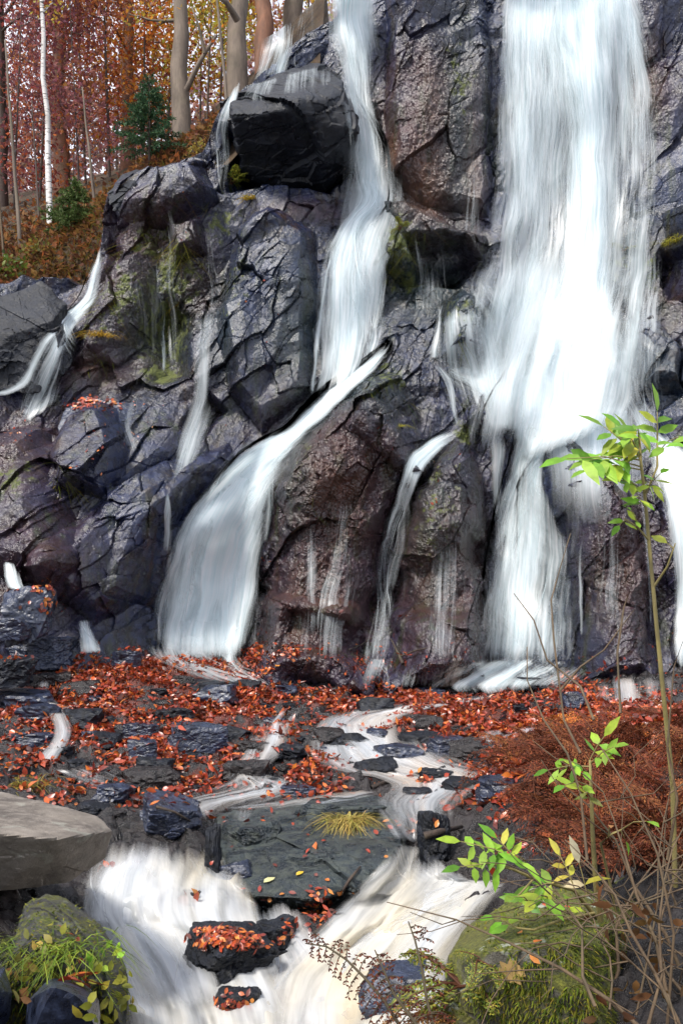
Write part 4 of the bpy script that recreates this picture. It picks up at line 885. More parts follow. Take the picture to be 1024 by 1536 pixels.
tree('birch_tree', gp(77,322,17.6), P(57,-120,17.8), .055, M['birch'], 'slim white birch with a few yellow leaves', YEL, 130, leaf=.09, limbs=4, spread=.7, low=.62, wob=.1)
tree('sapling', gp(32,395,17.3), P(8,60,17.6), .035, M['beech'], 'thin grey bare sapling left of the white birch', limbs=5, spread=.7, low=.4)
tree('sapling', gp(143,290,18.0), P(124,130,18.2), .028, M['beech'], 'thin crooked bare sapling between the birch and the spruce', limbs=4, spread=.5, low=.4)
tree('sapling', gp(343,140,17.4), P(318,-80,17.6), .03, M['beech'], 'thin pale leaning sapling left of the thick beech', limbs=3, spread=.5, low=.5)
tree('sapling', gp(8,390,17.0), P(-12,180,17.2), .022, M['stem'], 'thin brown sapling at the left edge above the grass', limbs=5, spread=.5, low=.3)
tree('sapling', gp(60,350,18.4), P(48,150,18.6), .02, M['darkbark'], 'thin dark sapling just left of the birch foot', RED, 60, limbs=6, spread=.6, low=.3)
US = [(-60,20,RED,.8),(20,21,PUR,1.5),(60,22,RED,1.6),(120,21,PUR,1.3),(130,24,ORA,1.5),(165,22,RUS,1.2),(225,25,RED,1.3),(215,22,ORA,1.0),(250,24,YEL,1.0),(310,22,YEL,1.2),(330,24,ORA,1.2),(300,27,YEL,1.6),(175,28,RED,1.8),(60,29,PUR,1.9),
 (-20,27,RED,1.8),(110,32,RED,2.2),(250,32,RUS,2.0),(20,34,RED,2.4),(400,26,RUS,1.6),(345,30,YEL,1.8),(160,36,PUR,2.4),(460,28,YEL,1.6)]
for u, Y, cols, sp in US:
    b = gp(u, 0, Y); hgt = R.uniform(4.2, 6.5)+(Y-20)*.12
    tree('beech_sapling', b, b+Vector((R.uniform(-.4, .4), 0, hgt)), R.uniform(.018, .035), M['darkbark'], 'young understory tree thick with reddish autumn leaves and fine twigs', cols, int(900+sp*600), leaf=.12, limbs=22, spread=sp, low=.06, group='young trees of the autumn understory', cloud=.24)
far = MB()
for k in range(15000):
    x = R.uniform(-24, 8); y = R.uniform(33, 43); z = hz_at(x, y)+abs(R.gauss(0, 2.6))
    far.flake((x, y, z), rv(), rv(), .30*R.uniform(.5, 1.3), .2, pick([(.42,.27,.26),(.36,.22,.22),(.5,.32,.24)]))  # pale mauve tints put sky-lit haze into the leaf colours
tag(far.build('distant_woods', M['crown'], smooth=False), 'reddish far wood behind the trunks', 'woods', kind='stuff')

def spruce(base, H, Rr, label, n=13, cols=((.03, .085, .04), (.045, .11, .05), (.06, .12, .045))):
    o = root('spruce_tree', base, label, 'tree'); mb = MB(); nd = MB(); b = Vector(base)
    mb.tube([b+Vector((0, 0, -.1)), b+Vector((.01, 0, H*.5)), b+Vector((0, 0, H))], .03*H/1.5, .004, 6)
    for i in range(n):
        f = (i+.5)/n; z = H*(.08+.9*f); ln = Rr*(1-f)**.8+.05
        for k in range(8 if f < .8 else 5):
            a = R.uniform(0, 6.28); d = Vector((math.cos(a), math.sin(a), R.uniform(-.1, .35))); L = ln*R.uniform(.6, 1.1); p = b+Vector((0, 0, z+R.uniform(-.04, .04)))
            mb.tube([p, p+d*L*.5, p+d*L-Vector((0, 0, L*.1))], .006, .002, 3)
            for j in range(int(80*L/.5)+14):
                t_ = R.uniform(.12, 1); q = p+d*L*t_-Vector((0, 0, L*.1*t_*t_))
                nd.flake(q, d*.6+rv(.5)+Vector((0, 0, -.1)), rv(), R.uniform(.05, .1), .012+.012*R.random(), pick(cols))
    mb.build('trunk', M['darkbark'], parent=o); nd.build('needles', M['needle'], parent=o, smooth=False)
    for ch in [x for x in SC.objects if x.parent == o]: ch.matrix_parent_inverse = Matrix.Translation(-b)
    return o
spruce(P(224,238,17.0), 1.45, .66, 'small dark spruce standing on the dark hollow rock')
spruce(gp(112,345,16.9), .95, .60, 'low bushy young spruce at the foot of the white birch', 10, ((.07, .12, .03), (.10, .15, .04)))

def bush(name, c, rad, n, leaf, cols, label, cat='bush', squash=.8, stems=10):
    o = root(name, c, label, cat); mb = MB(); lf = MB(); c = Vector(c)
    for k in range(stems):
        d = Vector((R.gauss(0, .6), R.gauss(0, .5), R.uniform(.5, 1))).normalized()*rad*R.uniform(.8, 1.2); mb.tube([c, c+d*.5+rv(.03*rad), c+d], .012*rad+.003, .002, 4)
    for k in range(n):
        d = rv(); d.normalize(); d.z = abs(d.z)*squash; p = c+d*rad*R.uniform(.3, 1.05)**.6
        lf.leaf(p, d+rv(.6), rv()+Vector((0, 0, 1)), leaf*R.uniform(.6, 1.2), leaf*.6, pick(cols))
    mb.build('stems', M['stem'], parent=o); lf.build('leaves', M['leaf'], parent=o)
    for ch in [x for x in SC.objects if x.parent == o]: ch.matrix_parent_inverse = Matrix.Translation(-c)
    return o
bush('bush', gp(0,425,16.3), .62, 420, .09, [(.10, .16, .02), (.16, .20, .03), (.06, .10, .02)], 'green leafy bush at the left edge above the black square rock')

bush('bush', gp(200,262,16.5), .30, 170, .08, [(.10, .14, .03), (.20, .20, .04), (.14, .10, .03)], 'low olive bush on the rim beside the dark hollow rock')
bush('bush', gp(60,365,16.7), .34, 200, .08, [(.24, .20, .04), (.30, .16, .04), (.14, .15, .03)], 'yellowish low bush on the bank left of the birch foot')
bush('bush', gp(310,212,16.6), .32, 190, .07, [(.42, .30, .06), (.34, .22, .05), (.26, .24, .05)], 'straw yellow bush between the grey beech and the black block')
# grass and dead ferns on the bank
g = MB()
for k in range(9000):
    u = R.uniform(-60, 330); Y = 15.95+abs(R.gauss(0, 1.3)); p = gp(u, 0, Y)
    if u > 170 and R.random() < .6: continue
    g.blade(p, rv(.5)+Vector((0, -.3, .9)), R.uniform(.14, .46), .014, pick([(.24, .12, .03), (.30, .17, .04), (.16, .07, .025), (.20, .17, .03), (.11, .12, .02)]), .6, seg=3)
tag(g.build('grass', M['grass']), 'brown and ochre grass on the bank above the left rocks', 'grass', kind='stuff')

hl = MB()
for k in range(5000):
    u = R.uniform(-100, 335); Y = 15.9+abs(R.gauss(0, 2.0)); p = gp(u, 0, Y)+Vector((0, 0, .06+R.uniform(0, .12)))
    hl.flake(p, rv()+Vector((0, 0, .3)), rv(.5)+Vector((0, -.6, 1)), R.uniform(.08, .17), .09, pick([(.20,.08,.03),(.14,.05,.025),(.26,.13,.04),(.10,.045,.02),(.07,.03,.015),(.30,.10,.035)]))
tag(hl.build('leaf_litter', M['crown'], smooth=False), 'brown and red leaf litter on the wooded bank', 'fallen leaves', kind='stuff')

# ------------------------------------------------------------------ fallen leaves
LC = [(.40, .055, .018), (.48, .09, .02), (.34, .04, .016), (.22, .028, .014), (.54, .14, .025), (.13, .022, .013), (.09, .022, .012), (.28, .045, .018)]
def lmask(u, v): return max(wt*math.exp(-((u-a)/ru)**2-((v-b)/rv_)**2) for a, b, ru, rv_, wt in MK)
lt = MB(); cnt = 0
while cnt < 86000:
    y = R.uniform(5.5, 13.6); x = R.uniform(-6.5, 6.5)
    h_ = down(x, y, 6)
    if not h_: continue
    p = h_[0]; u = U0+p.x/p.y*FPX; v = HOR-(p.z-CZ)/p.y*FPX
    if v < 850: continue
    m_ = lmask(u, v)
    if R.random() > m_*1.9*(1 if fbm(np.array([x*3.2]), np.array([y*3.2]), 301, 2)[0] > -.30+.5*(.8-m_) else .12): continue
    if h_[2].name.startswith(('slab', 'rock', 'boulder')) and R.random() < .85: continue
    cnt += 1
    p = p+Vector((0, 0, R.uniform(.004, .06)*min(1, m_+.2)))
    lt.leaf(p, Vector((R.gauss(0, 1), R.gauss(0, 1), R.gauss(0, .45))), h_[1]+rv(.55), R.choice((.035, .05, .06, .085))*R.uniform(.8, 1.2), R.uniform(.022, .055), pick(LC), curl=R.uniform(-.5, .8), fold=R.uniform(0, .5))
tag(lt.build('fallen_leaves', M['litter']), 'thick bed of wet red beech leaves over the stream stones', 'fallen leaves', kind='stuff')
rl = MB()
for u, v, ru, rv_, n, sz in [(142,607,44,9,220,.07),(150,660,45,45,60,.07),(215,640,20,60,30,.06),(340,1412,46,9,240,.04),(335,1402,36,7,120,.04),(430,1400,14,16,20,.045),(350,1510,22,16,60,.04),(395,845,14,18,16,.06),(372,915,8,18,8,.06),(600,918,14,14,9,.06),
    (572,635,10,20,10,.06),(650,715,10,40,16,.06),(690,705,6,30,8,.05),(480,1365,22,22,90,.045),(25,652,30,14,50,.07),(85,905,25,12,40,.07),(60,880,25,10,40,.07),(105,1472,18,5,4,.09),(440,1270,110,50,12,.045),(520,1335,60,12,16,.05),(400,1345,30,10,8,.05),(700,980,60,14,24,.06),(490,970,60,20,18,.06),(260,330,50,60,30,.05),(400,470,60,140,26,.05),
    (285,1352,10,10,5,.08),(640,1170,40,10,40,.07),(560,760,120,200,22,.05),(180,1300,40,8,14,.07),(880,1000,60,14,40,.07),(560,1000,120,14,60,.06),(820,1395,60,50,5,.035),(100,1420,40,40,5,.035),(130,1000,20,10,10,.06),(450,1195,60,10,16,.06),(600,1245,50,20,14,.06)]:
    for k in range(n):
        h_ = hit(u+R.gauss(0, .55)*ru, v+R.gauss(0, .55)*rv_)
        if not h_ or h_[2].name == 'hillside': continue
        a = h_[1].orthogonal(); d = Matrix.Rotation(R.uniform(0, 6.28), 3, h_[1])@a
        rl.leaf(h_[0]+h_[1]*R.uniform(.004, .025), d, h_[1]+rv(.25), sz*R.uniform(.7, 1.3), sz*.6, pick(LC+[(.6, .2, .04)]), curl=R.uniform(-.2, .4), fold=R.uniform(0, .4))
tag(rl.build('fallen_leaves', M['litter']), 'red leaves stuck to the wet rocks and stones', 'fallen leaves', kind='stuff')
for u, v, L, col, lob, lab in [(767,1455,.085,(.55,.36,.14),True,'pale tan maple leaf lying on the mossy boulder'),(806,1417,.045,(.60,.15,.02),False,'single orange leaf on the moss of the big boulder'),(474,1270,.11,(.62,.16,.04),False,'bright orange leaf in the middle of the sloping slab'),
     (403,1322,.10,(.60,.58,.28),False,'pale yellow leaf at the lower left of the sloping slab'),(449,1312,.07,(.62,.42,.04),False,'small golden leaf near the foot of the sloping slab'),(277,1350,.13,(.55,.14,.03),False,'orange leaf caught on the small black stone in the cascade'),
     (496,1365,.14,(.50,.66,.42),True,'pale green maple leaf at the foot of the slab among red leaves'),(118,1478,.09,(.40,.07,.04),True,'red leaf on the blue grey wet stone'),(838,965,.10,(.6,.3,.04),False,'yellow leaf hanging low at the cliff foot on the right'),(418,995,.10,(.68,.25,.03),False,'round orange leaf at the foot of the cliff')]:
    h_ = hit(u, v); m = MB(); n = h_[1]; m.leaf(h_[0]+n*.012-n.orthogonal()*L*.3, n.orthogonal(), n, L, L*.62, col, lobes=lob, curl=.1)
    tag(m.build('fallen_leaf', M['litter'], loc=h_[0]), lab, 'leaf')

# small stones among the leaves
k = 0
while k < 110:
    u = R.uniform(20, 860); v = R.uniform(1015, 1230)
    h_ = hit(u, v)
    if not h_ or h_[2].name != 'streambed': continue
    wpx = R.uniform(14, 34) if k % 3 else R.uniform(40, 85); rock('stone', (u-wpx/2, v-wpx*.3, u+wpx/2, v+wpx*.22), h_[0].y, M[R.choice(['slate', 'black', 'bed', 'black'])], 'small dark wet stone lying between the leaves and the running water', 400+k, .9, 'block', 'stone', 'small stones in the leafy stream steps', sub=4, rough=.06, fac=.22); k += 1

# sticks and twigs
def stick(pts, r, label, name='stick', mat='wetwood', cat='stick', fork=None):
    m = MB(); W = [P(*p) for p in pts]; m.tube(W, r, r*.5, 7)
    for f in fork or []: m.tube([P(*p) for p in f], r*.6, r*.3, 5)
    return tag(m.build(name, M[mat], loc=W[0]), label, cat)
def gstick(pts, r, lift, label, fork=None):
    def pr(l): return [(u, v, on(u, v).y-lift) for u, v in l]
    return stick(pr(pts), r, label, fork=[pr(f) for f in fork or []])
gstick([(556,1182),(580,1172),(610,1163),(640,1158)], .022, .03, 'dark branch lying across the shallow stream above the slab', [[(600,1166),(596,1150)]])
gstick([(636,1254),(660,1247),(692,1240)], .028, .04, 'dark wet branch end beside the top of the right cascade')
gstick([(512,1340),(525,1318),(540,1300)], .014, .03, 'short black twig on the lower right of the slab')
gstick([(604,996),(597,980),(586,958)], .022, .12, 'upright black twig in front of the left fan of water', [[(600,985),(625,975),(640,972)]])
gstick([(522,975),(540,968),(560,955)], .012, .1, 'thin pale twig at the foot of the fan of water')
gstick([(505,1045),(535,1050),(575,1062)], .016, .06, 'grey stick lying on the red leaves below the big rock')
gstick([(790,1018),(820,1030),(850,1042)], .02, .08, 'dark stick in the leaves at the cliff foot')
gstick([(745,650),(720,652),(700,640)], .012, .05, 'small broken twig lodged on the middle brown rock')
gstick([(235,1210),(262,1218),(300,1240)], .012, .05, 'thin twig caught above the left cascade')
gstick([(440,1415),(465,1405),(490,1385)], .018, .05, 'dark branch leaning by the red leaves at the foot of the slab')

# ------------------------------------------------------------------ plants close to the eye
def settle(o, b):
    for ch in [x for x in SC.objects if x.parent == o]: ch.matrix_parent_inverse = Matrix.Translation(-Vector(b))
    return o

# dry bracken: frond mesh shared by all plants
def frond_mesh(name, L, cols, mat, pairs=17, curl=.5, wid=.34, seed=1, fine=True):
    global R
    m = MB(); R0 = R; R = random.Random(seed); path = []
    for i in range(11):
        t_ = i/10; path.append(Vector((L*(t_*.85), L*.05*math.sin(t_*5+seed), L*(.75*t_-curl*t_*t_*1.1))))
    m.tube(path, .006, .0015, 4, (.14, .05, .025))
    for k in range(pairs):
        t_ = .22+.76*k/pairs; i = min(int(t_*10), 9); p = path[i].lerp(path[i+1], t_*10-i); d = (path[i+1]-path[i]).normalized()
        for sg in (-1, 1):
            ln = L*wid*(1-t_)**.75*R.uniform(.7, 1.1)+.01; dd = (Vector((0, sg, 0))+d*.5+Vector((0, 0, R.uniform(-.55, .1)))).normalized()
            n = max(int(ln/.016), 3) if fine else 3; q = p.copy()
            for j in range(n):
                dd = (dd+Vector((0, 0, -.06))+rv(.06)).normalized(); q2 = q+dd*ln/n; wl = ln*.24*(1-j/n)+.007
                for s2 in (-1, 1):
                    m.flake(q, dd.cross(Vector((0, 0, 1)))*s2+dd*.5+rv(.25), Vector((0, 0, 1))+rv(.3), wl*R.uniform(.8, 1.5), .008, jit(cols[(k+j) % len(cols)], .35))
                q = q2
    o = m.build(name, mat); R = R0; me = o.data; bpy.data.objects.remove(o); return me
BRN = [(.15, .036, .018), (.20, .052, .022), (.11, .027, .015), (.25, .072, .027), (.07, .02, .012)]
ORF = [(.58, .18, .03), (.50, .13, .025), (.62, .26, .05)]
GRF = [(.20, .24, .03), (.34, .30, .04), (.14, .20, .03)]
fm = [frond_mesh('frond', .62, BRN, M['bracken'], seed=k, curl=.55+.12*k) for k in range(4)]
fm += [frond_mesh('frond', .58, [(.10,.035,.018),(.16,.06,.03),(.07,.025,.014)], M['bracken'], seed=9, curl=.8), frond_mesh('frond', .6, [(.24,.08,.028),(.18,.055,.022),(.30,.11,.035)], M['bracken'], seed=10, curl=.5)]
fo = [frond_mesh('frond', .5, ORF, M['bracken'], seed=20+k, curl=.6) for k in range(2)]
fgm = [frond_mesh('frond', .26, GRF, M['leaf'], 15, seed=30+k, curl=.5) for k in range(2)]
fdr = [frond_mesh('frond', .30, [(.30, .14, .04), (.38, .19, .05), (.22, .09, .03)], M['bracken'], 15, seed=40+k, curl=.9) for k in range(2)]
def fern(loc, meshes, n, label, group=None, sc=1.0, up=.0, cat='fern', az=None):
    o = root('fern', loc, label, cat, group)
    for k in range(n):
        c = bpy.data.objects.new('frond', R.choice(meshes)); COL.objects.link(c); c.parent = o
        a = R.uniform(0, 6.28) if az is None else R.uniform(*az)
        c.rotation_euler = (R.uniform(-.4, .4), R.uniform(-.35, .35)-up, a); c.scale = [sc*R.uniform(.7, 1.15)]*3
    return o
poly = [(760,1150),(800,1095),(870,1072),(960,1075),(1080,1065),(1080,1330),(930,1330),(840,1290),(780,1270),(745,1215)]
k = 0
while k < 38:
    u = R.uniform(690, 1080); v = R.uniform(1075, 1340)
    if polysd(np.array([float(u)]), np.array([float(v)]), poly)[0] < 6: continue
    h_ = hit(u, v)
    if not h_ or h_[2].name != 'streambed': continue
    fern(h_[0]+Vector((0, 0, -.03)), fm, 10, 'dry red brown bracken massed on the right bank', 'dry bracken on the right bank', sc=min(1.2, .36+.11*h_[0].y)*(.55 if v < 1130 else 1), up=.38); k += 1
h_ = hit(862, 1120); fern(h_[0], fo, 9, 'bright orange dead fern rising at the back of the brown bracken', sc=.75, up=.5)
for u, v, lab, me_, n, sc in [(690,1480,'yellow green fern hanging on the left side of the mossy boulder',fgm,9,1.0),(668,1520,'orange brown dead fern at the lower left of the mossy boulder',fdr,10,.9),(720,1440,'small green fern higher on the mossy boulder beside the foam',fgm,5,.6)]:
    h_ = hit(u, v); fern(h_[0] if h_ else P(u, v, 3.2), me_, n, lab, sc=sc, up=-.35)
for u, v, lab, sc in [(348,278,'small bright green fern tucked under the black overhanging block',1.5),(600,345,'green fern tuft on the ledge right of the narrow falls',1.1),(935,378,'pale green fern tuft on the wall right of the tallest fall',1.3)]:
    h_ = hit(u, v); fern(h_[0]+Vector((0, -.05, 0)), fgm, 9, lab, sc=sc)

# bare dark fronds over the foam
def dryfrond(pts, side, label):
    m = MB(); W = [P(*p) for p in pts]; m.tube(W, .006, .002, 5)
    for i, (a, b) in enumerate(zip(W[:-1], W[1:])):
        for k in range(3):
            p = a.lerp(b, k/3); f = (i*3+k)/(3*len(W)); d = (b-a).normalized()
            for sg in ((1, -1) if side == 0 else (side,)):
                q = [p]; dd = (d.cross(Vector((0, 1, 0)))*sg*-1+d*.3+Vector((0, R.uniform(-.3, .3), 0))).normalized(); ln = .11*(1-f*.75)*R.uniform(.7, 1.1)
                for j in range(5): dd = (dd+Vector((0, 0, -.28))+rv(.05)).normalized(); q.append(q[-1]+dd*ln/5)
                m.tube(q, .0022, .001, 3)
                for j in range(1, 6):
                    for s2 in (-1, 1): m.flake(q[j], rv(.5)+Vector((s2*.8, 0, -.6)), Vector((0, -1, 0)), .013*R.uniform(.7, 1.3), .006, pick([(.14, .035, .025), (.09, .025, .02), (.20, .06, .03)]))
    return tag(m.build('dry_frond', M['bracken'], loc=W[0]), label, 'fern')
dryfrond([(600,1540,2.9),(575,1500,2.9),(548,1468,2.95),(520,1440,3.0),(490,1420,3.05),(458,1415,3.1)], 0, 'curled dark dry frond arching over the white foam, lower of two')
dryfrond([(655,1560,2.9),(640,1500,2.95),(632,1450,3.0),(622,1410,3.05),(612,1382,3.1)], 1, 'upright dry red frond beside the mossy boulder, over the foam')
dryfrond([(640,1560,2.85),(612,1520,2.85),(590,1490,2.9),(575,1455,2.9),(562,1425,2.95)], 0, 'dry reddish frond rising from the bottom edge left of the mossy boulder')

# saplings and sprays of green leaves
GRN = [(.20, .42, .03), (.32, .52, .05), (.13, .32, .025), (.42, .54, .05), (.26, .46, .04)]
YGR = [(.55, .55, .06), (.62, .56, .08)]
def compound(m, a, b, pairs, ll, cols, mi=1, droop=.3, wide=.42):
    a = Vector(a); b = Vector(b); d = (b-a); L = d.length; d.normalize()
    nrm = Vector((R.uniform(-.25, .25), -.65, .8)).normalized(); sd = d.cross(nrm).normalized()
    m.tube([a, a.lerp(b, .5)+Vector((0, 0, .06*L)), b], .0028, .0012, 4, mi=0)
    for i in range(pairs):
        p = a.lerp(b, .35+.6*i/max(pairs, 1))
        for sg in (-1, 1):
            m.leaf(p, sd*sg+d*.55+Vector((0, 0, -droop*R.uniform(0, 1)))+rv(.12), nrm+rv(.35), ll*R.uniform(.8, 1.15), ll*wide, pick(cols), mi, curl=R.uniform(-.1, .5), fold=R.uniform(-.1, .5))
    m.leaf(b, d+Vector((0, 0, -droop*.5)), nrm+rv(.2), ll*1.15, ll*wide, pick(cols), mi, curl=.2)
def plant(name, label, cat, stems, leaves, Y, stem_mat='greenstem', cols=GRN, ll=.07, dY=.25):
    b = P(*stems[0][0][0]); o = root(name, b, label, cat); st = MB()
    for pts, r0, r1 in stems: st.tube([P(*p) for p in pts], r0, r1, 7)
    st.build('stem', M[stem_mat], parent=o)
    if leaves:
        lf = MB()
        for (u0, v0, u1, v1, pairs, l_, cl) in leaves:
            dy = R.uniform(-dY, dY*.4); compound(lf, P(u0, v0, Y), P(u1, v1, Y+dy), pairs, l_, cl)
        lf.build('leaves', [M['greenstem'], M['leaf']], parent=o)
    return settle(o, b)
Ys = 3.3
plant('sapling', 'tall thin sapling with bright green leaves before the right hand falls', 'sapling',
  [([(1012,1330,3.45),(1008,1180,3.4),(996,1060,3.35),(984,940,3.3),(974,830,3.3),(966,740,3.3),(960,690,3.3),(958,650,3.3)], .0095, .004),
   ([(972,810,3.3),(955,790,3.25),(935,778,3.2)], .004, .002), ([(980,880,3.3),(1000,850,3.25),(1012,815,3.2)], .005, .002), ([(966,745,3.3),(985,700,3.3),(985,650,3.3)], .005, .003)],
  [(960,700,850,688,4,.10,GRN),(958,690,885,690,3,.085,GRN),(962,690,905,640,4,.085,GRN),(962,685,935,645,3,.09,GRN+YGR),(962,700,945,655,3,.085,GRN),(985,665,985,618,2,.085,GRN),(985,680,1018,655,2,.08,GRN),(966,740,990,710,2,.06,GRN),(964,735,930,720,3,.07,GRN),
   (966,760,955,745,2,.06,GRN),(940,780,928,788,1,.06,GRN),(958,790,945,765,1,.05,GRN),(1008,822,1000,815,0,.075,YGR),(962,720,985,735,2,.06,GRN),(958,665,955,640,3,.075,GRN),(962,705,880,705,2,.07,GRN)], Ys)
plant('sapling', 'leafy green sprig standing among the brown bracken', 'sapling',
  [([(905,1420,3.35),(893,1330,3.3),(888,1250,3.25),(886,1190,3.25),(884,1140,3.25)], .011, .004)],
  [(885,1150,822,1155,3,.06,GRN),(884,1140,905,1105,2,.075,GRN),(886,1180,845,1178,2,.065,GRN),(885,1145,920,1120,2,.06,GRN),(886,1165,850,1140,2,.055,GRN),(886,1200,875,1190,1,.05,[(.2,.22,.04)])], 3.25)
plant('sapling', 'thin forked stem with two green leaves below the sprig in the bracken', 'sapling',
  [([(930,1400,3.3),(915,1330,3.25),(900,1265,3.25),(918,1250,3.2),(935,1243,3.2)], .006, .0025)],
  [(932,1244,968,1232,0,.075,GRN),(930,1246,938,1262,0,.055,GRN),(912,1255,915,1238,0,.045,[(.55,.30,.10)])], 3.2)
plant('sapling', 'low branch of green and yellow leaves hanging over the mossy boulder', 'sapling',
  [([(905,1390,3.4),(860,1335,3.3),(800,1318,3.2),(760,1300,3.15),(720,1290,3.1)], .008, .003), ([(890,1370,3.35),(840,1380,3.2),(800,1395,3.1),(775,1392,3.1)], .006, .003), ([(800,1318,3.2),(780,1340,3.15),(765,1355,3.1)], .004, .002)],
  [(790,1300,690,1262,4,.07,GRN),(770,1305,690,1300,3,.065,GRN),(780,1300,745,1258,3,.065,GRN+YGR),(800,1315,770,1280,2,.06,GRN),(840,1325,800,1330,3,.075,GRN),(860,1330,840,1285,2,.06,YGR),(880,1345,868,1295,1,.08,YGR+[(.7,.66,.4)]),(800,1360,770,1345,2,.07,GRN),
   (775,1392,740,1378,2,.075,GRN),(850,1370,850,1345,1,.07,GRN),(820,1345,800,1352,1,.08,GRN)], 3.15)
# bare stems of the bush
BS = [[(1000,1540,2.8),(1010,1400,2.8),(985,1280,2.8),(945,1190,2.85),(900,1120,2.9)],[(870,1130,3.4),(845,1080,3.5),(830,960,3.6),(826,900,3.65),(840,850,3.7),(855,800,3.75)],[(840,1035,3.5),(870,1000,3.5),(905,975,3.5),(950,915,3.5)],[(930,1070,3.2),(925,980,3.3),(935,910,3.3),(950,870,3.3)],
 [(880,1290,3.0),(870,1190,3.1),(850,1130,3.1),(815,1080,3.2),(790,1020,3.3),(790,970,3.3)],[(1000,1290,3.2),(1015,1200,3.2),(1000,1120,3.2),(1010,1000,3.2),(1024,960,3.2)],[(890,1080,3.3),(870,1030,3.4),(820,990,3.5),(800,930,3.5),(770,890,3.6)]]
o = root('shrub', P(960,1536,2.9), 'tangle of bare brown stems in the lower right corner', 'shrub'); st = MB()
for pts in BS: st.tube([P(*p) for p in pts], .005, .0016, 6)
for k in range(34):
    u = R.uniform(890, 1070); Y = R.uniform(2.7, 3.7); v0 = R.uniform(1480, 1620); pts = []; du = R.gauss(-10, 22); dv = R.uniform(40, 95)
    u2 = u
    for i in range(6): pts.append((u2, v0-i*dv*(1-.06*i), Y+.05*i)); u2 += du+R.gauss(0, 9); du += R.gauss(-2, 7)
    W = [P(*p) for p in pts]; st.tube(W, R.uniform(.003, .008), .0015, 5)
    for j in range(3):
        q = W[R.randint(1, 5)]; d = Vector((R.gauss(0, .6), R.gauss(0, .3), R.uniform(-.2, .9))); st.tube([q, q+d*.09, q+d*.17+rv(.03), q+d*.25+rv(.05)], .0028, .001, 4)
for k in range(14):
    W = [P(R.uniform(880, 1000), R.uniform(1300, 1500), 3.0)]; d = Vector((R.choice((-1, 1)), R.gauss(0, .3), R.uniform(-.3, .3)))
    for i in range(6): d = (d+rv(.25)).normalized(); W.append(W[-1]+d*.11)
    st.tube(W, .003, .001, 4)
st.build('stems', M['stem'], parent=o)
dl = MB()
for k in range(60):
    p = P(R.uniform(880, 1050), R.uniform(1320, 1530), R.uniform(2.7, 3.3)); dl.leaf(p, rv()+Vector((0, 0, -.8)), rv(), R.uniform(.03, .06), .025, pick([(.10, .05, .02), (.16, .08, .025), (.12, .05, .02)]), curl=.5)
dl.build('withered_leaves', M['crown'], parent=o); settle(o, P(960,1536,2.9))

# grass and moss
def tuft(name, u, v, n, L, cols, label, cat='grass tuft', spread=.05, droop=.9, wd=.004, up=1.0, Y=None):
    h_ = hit(u, v); p = h_[0] if h_ else P(u, v, Y or 4); m = MB()
    for k in range(n):
        q = p+Vector((R.gauss(0, spread), R.gauss(0, spread), 0)); a = R.uniform(0, 6.28)
        m.blade(q, Vector((math.cos(a)*.6, math.sin(a)*.6-.2, up*R.uniform(.4, 1))), L*R.uniform(.6, 1.2), wd, pick(cols), droop, seg=5)
    return tag(m.build(name, M['grass'], loc=p), label, cat)
tuft('grass_tuft', 525, 1232, 340, .30, [(.48,.36,.10),(.58,.44,.14),(.36,.26,.07),(.30,.28,.06)], 'pale yellow grass tuft growing on the sloping slab', spread=.06, wd=.006)
tuft('grass_tuft', 30, 1178, 220, .22, [(.36,.28,.05),(.26,.22,.04),(.18,.14,.04)], 'olive tuft of dead grass behind the flat topped boulder', spread=.10, wd=.008)
tuft('grass_tuft', 105, 1420, 110, .20, [(.14,.22,.02),(.22,.30,.03),(.09,.14,.015)], 'long green grass hanging over the pointed rock in the corner', spread=.07, droop=1.3, wd=.005)
tuft('grass_tuft', 15, 1425, 100, .16, [(.10,.16,.02),(.18,.22,.03)], 'short green grass at the left edge above the pointed rock', spread=.06, wd=.004)
tuft('grass_tuft', 150, 505, 120, .30, [(.50,.32,.03),(.40,.24,.03)], 'yellow plant on the ledge right of the small slanting fall', spread=.07, wd=.012)
tuft('grass_tuft', 600, 640, 40, .16, [(.45,.40,.05)], 'tiny yellow tuft on the big brown rock', spread=.03, wd=.008)
tuft('grass_tuft', 1010, 365, 160, .28, [(.45,.40,.04),(.25,.25,.04)], 'yellow green tuft on the dark rock at the right edge', spread=.10, wd=.01)
tuft('grass_tuft', 375, 300, 60, .22, [(.60,.40,.04),(.40,.30,.04)], 'yellow leaves below the black overhanging block', spread=.05, wd=.018)
o = root('small_plant', P(60,1440,3.5), 'yellow green low plants on the pointed rock in the corner', 'plant'); m = MB()
for u0, u1, v0, v1, n, cols in [(40,110,1400,1470,26,[(.30,.26,.04),(.20,.20,.03),(.40,.30,.06)]),(130,180,1420,1470,10,GRN),(120,190,1455,1530,34,[(.36,.36,.04),(.46,.42,.05),(.24,.26,.03)]),(10,60,1440,1530,14,[(.28,.14,.05),(.2,.18,.04)])]:
    for k in range(n):
        h_ = hit(R.uniform(u0, u1), R.uniform(v0, v1))
        if not h_ or h_[0].y > 4.6: continue
        p = h_[0]+h_[1]*R.uniform(.005, .05); m.leaf(p, rv()+h_[1]*.5, h_[1]+rv(.4)+Vector((0, -.5, .3)), R.uniform(.035, .06), .028, pick(cols), curl=.2)
m.build('leaves', M['leaf'], parent=o); settle(o, P(60,1440,3.5))
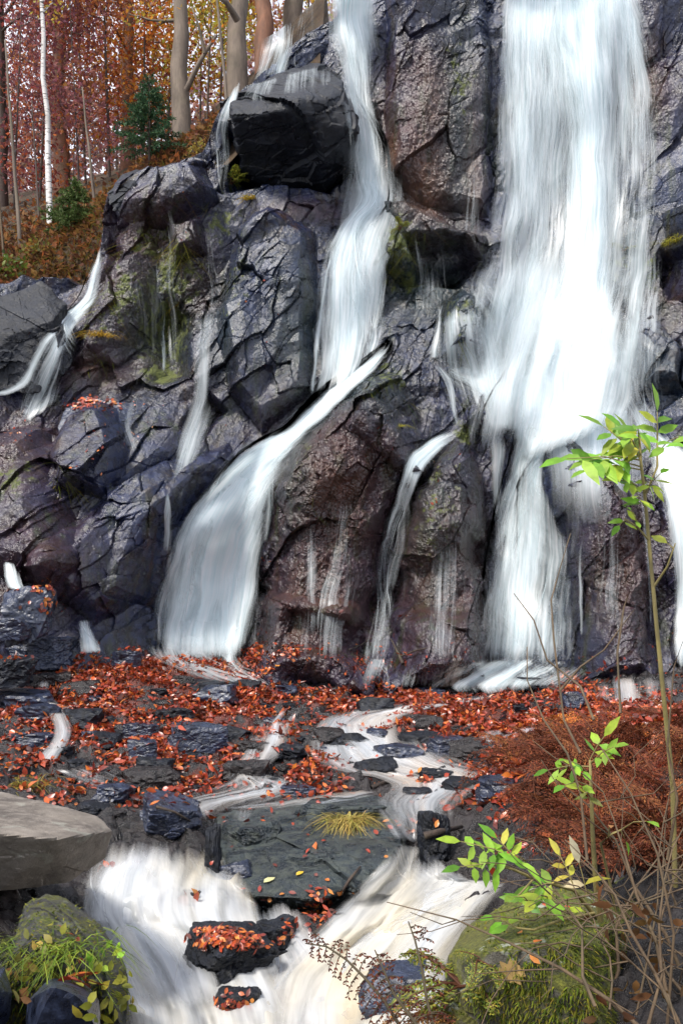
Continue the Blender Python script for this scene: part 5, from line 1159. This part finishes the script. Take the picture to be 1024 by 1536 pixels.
# hanging moss and grass on the shaded wall
def hang(name, blobs, cols, label, Lr=(.12, .45)):
    m = MB()
    for u, v, ru, rv_, n in blobs:
        for k in range(2*n):
            h_ = hit(u+R.gauss(0, .5)*ru, v+R.gauss(0, .5)*rv_)
            if not h_ or h_[2].name != 'cliff': continue
            m.blade(h_[0]+h_[1]*.01, h_[1]*.45+Vector((R.gauss(0, .10), -.12, -.25)), R.uniform(*Lr), .009, pick(cols), .95, seg=5)
    return tag(m.build(name, M['grass']), label, 'hanging moss', kind='stuff')
hang('hanging_moss', [(190,380,20,60,60),(225,400,40,100,200),(240,480,20,80,140),(238,550,14,22,110),(170,430,30,60,110),(265,390,20,60,70),(320,350,20,60,90),(140,480,40,60,100),(85,735,16,40,90),(345,300,30,40,90),(290,350,30,60,60)],
     [(.18,.20,.02),(.11,.12,.015),(.32,.31,.03),(.14,.08,.03),(.07,.06,.02),(.26,.20,.03)], 'green and brown moss and dead grass hanging down the left rocks')
hang('hanging_moss', [(600,350,50,40,160),(640,380,60,30,120),(570,400,20,40,60),(690,470,26,50,70),(690,660,14,14,50),(555,580,30,20,70),(600,600,50,40,70),(640,800,40,120,60),(460,700,14,120,50)],
     [(.10,.12,.02),(.06,.09,.025),(.18,.17,.03),(.07,.05,.02)], 'dark green moss hanging on the ledges between the falls', (.06, .26))

ms = MB(); k = 0
while k < 7500:
    u, v = (R.uniform(650, 960), R.uniform(1325, 1536)) if k < 5200 else (R.uniform(0, 195), R.uniform(1335, 1536)); h_ = hit(u, v); k += 1
    if not h_ or not h_[2].name.startswith('boulder') or h_[0].y > 4.6 or h_[0].y < 2.4: continue
    if fbm(np.array([h_[0].x*6]), np.array([h_[0].z*6+h_[0].y*3]), 411, 3)[0] < -.12-.25*h_[1].z: continue
    ms.blade(h_[0]-h_[1]*.003, h_[1]+rv(.5), R.uniform(.010, .028), .006, pick([(.16,.19,.015),(.22,.24,.02),(.09,.13,.012),(.26,.22,.03),(.05,.08,.01)]), .5, seg=2)
tag(ms.build('moss', M['grass']), 'bright green moss cushions on the boulders close by', 'moss', kind='stuff')
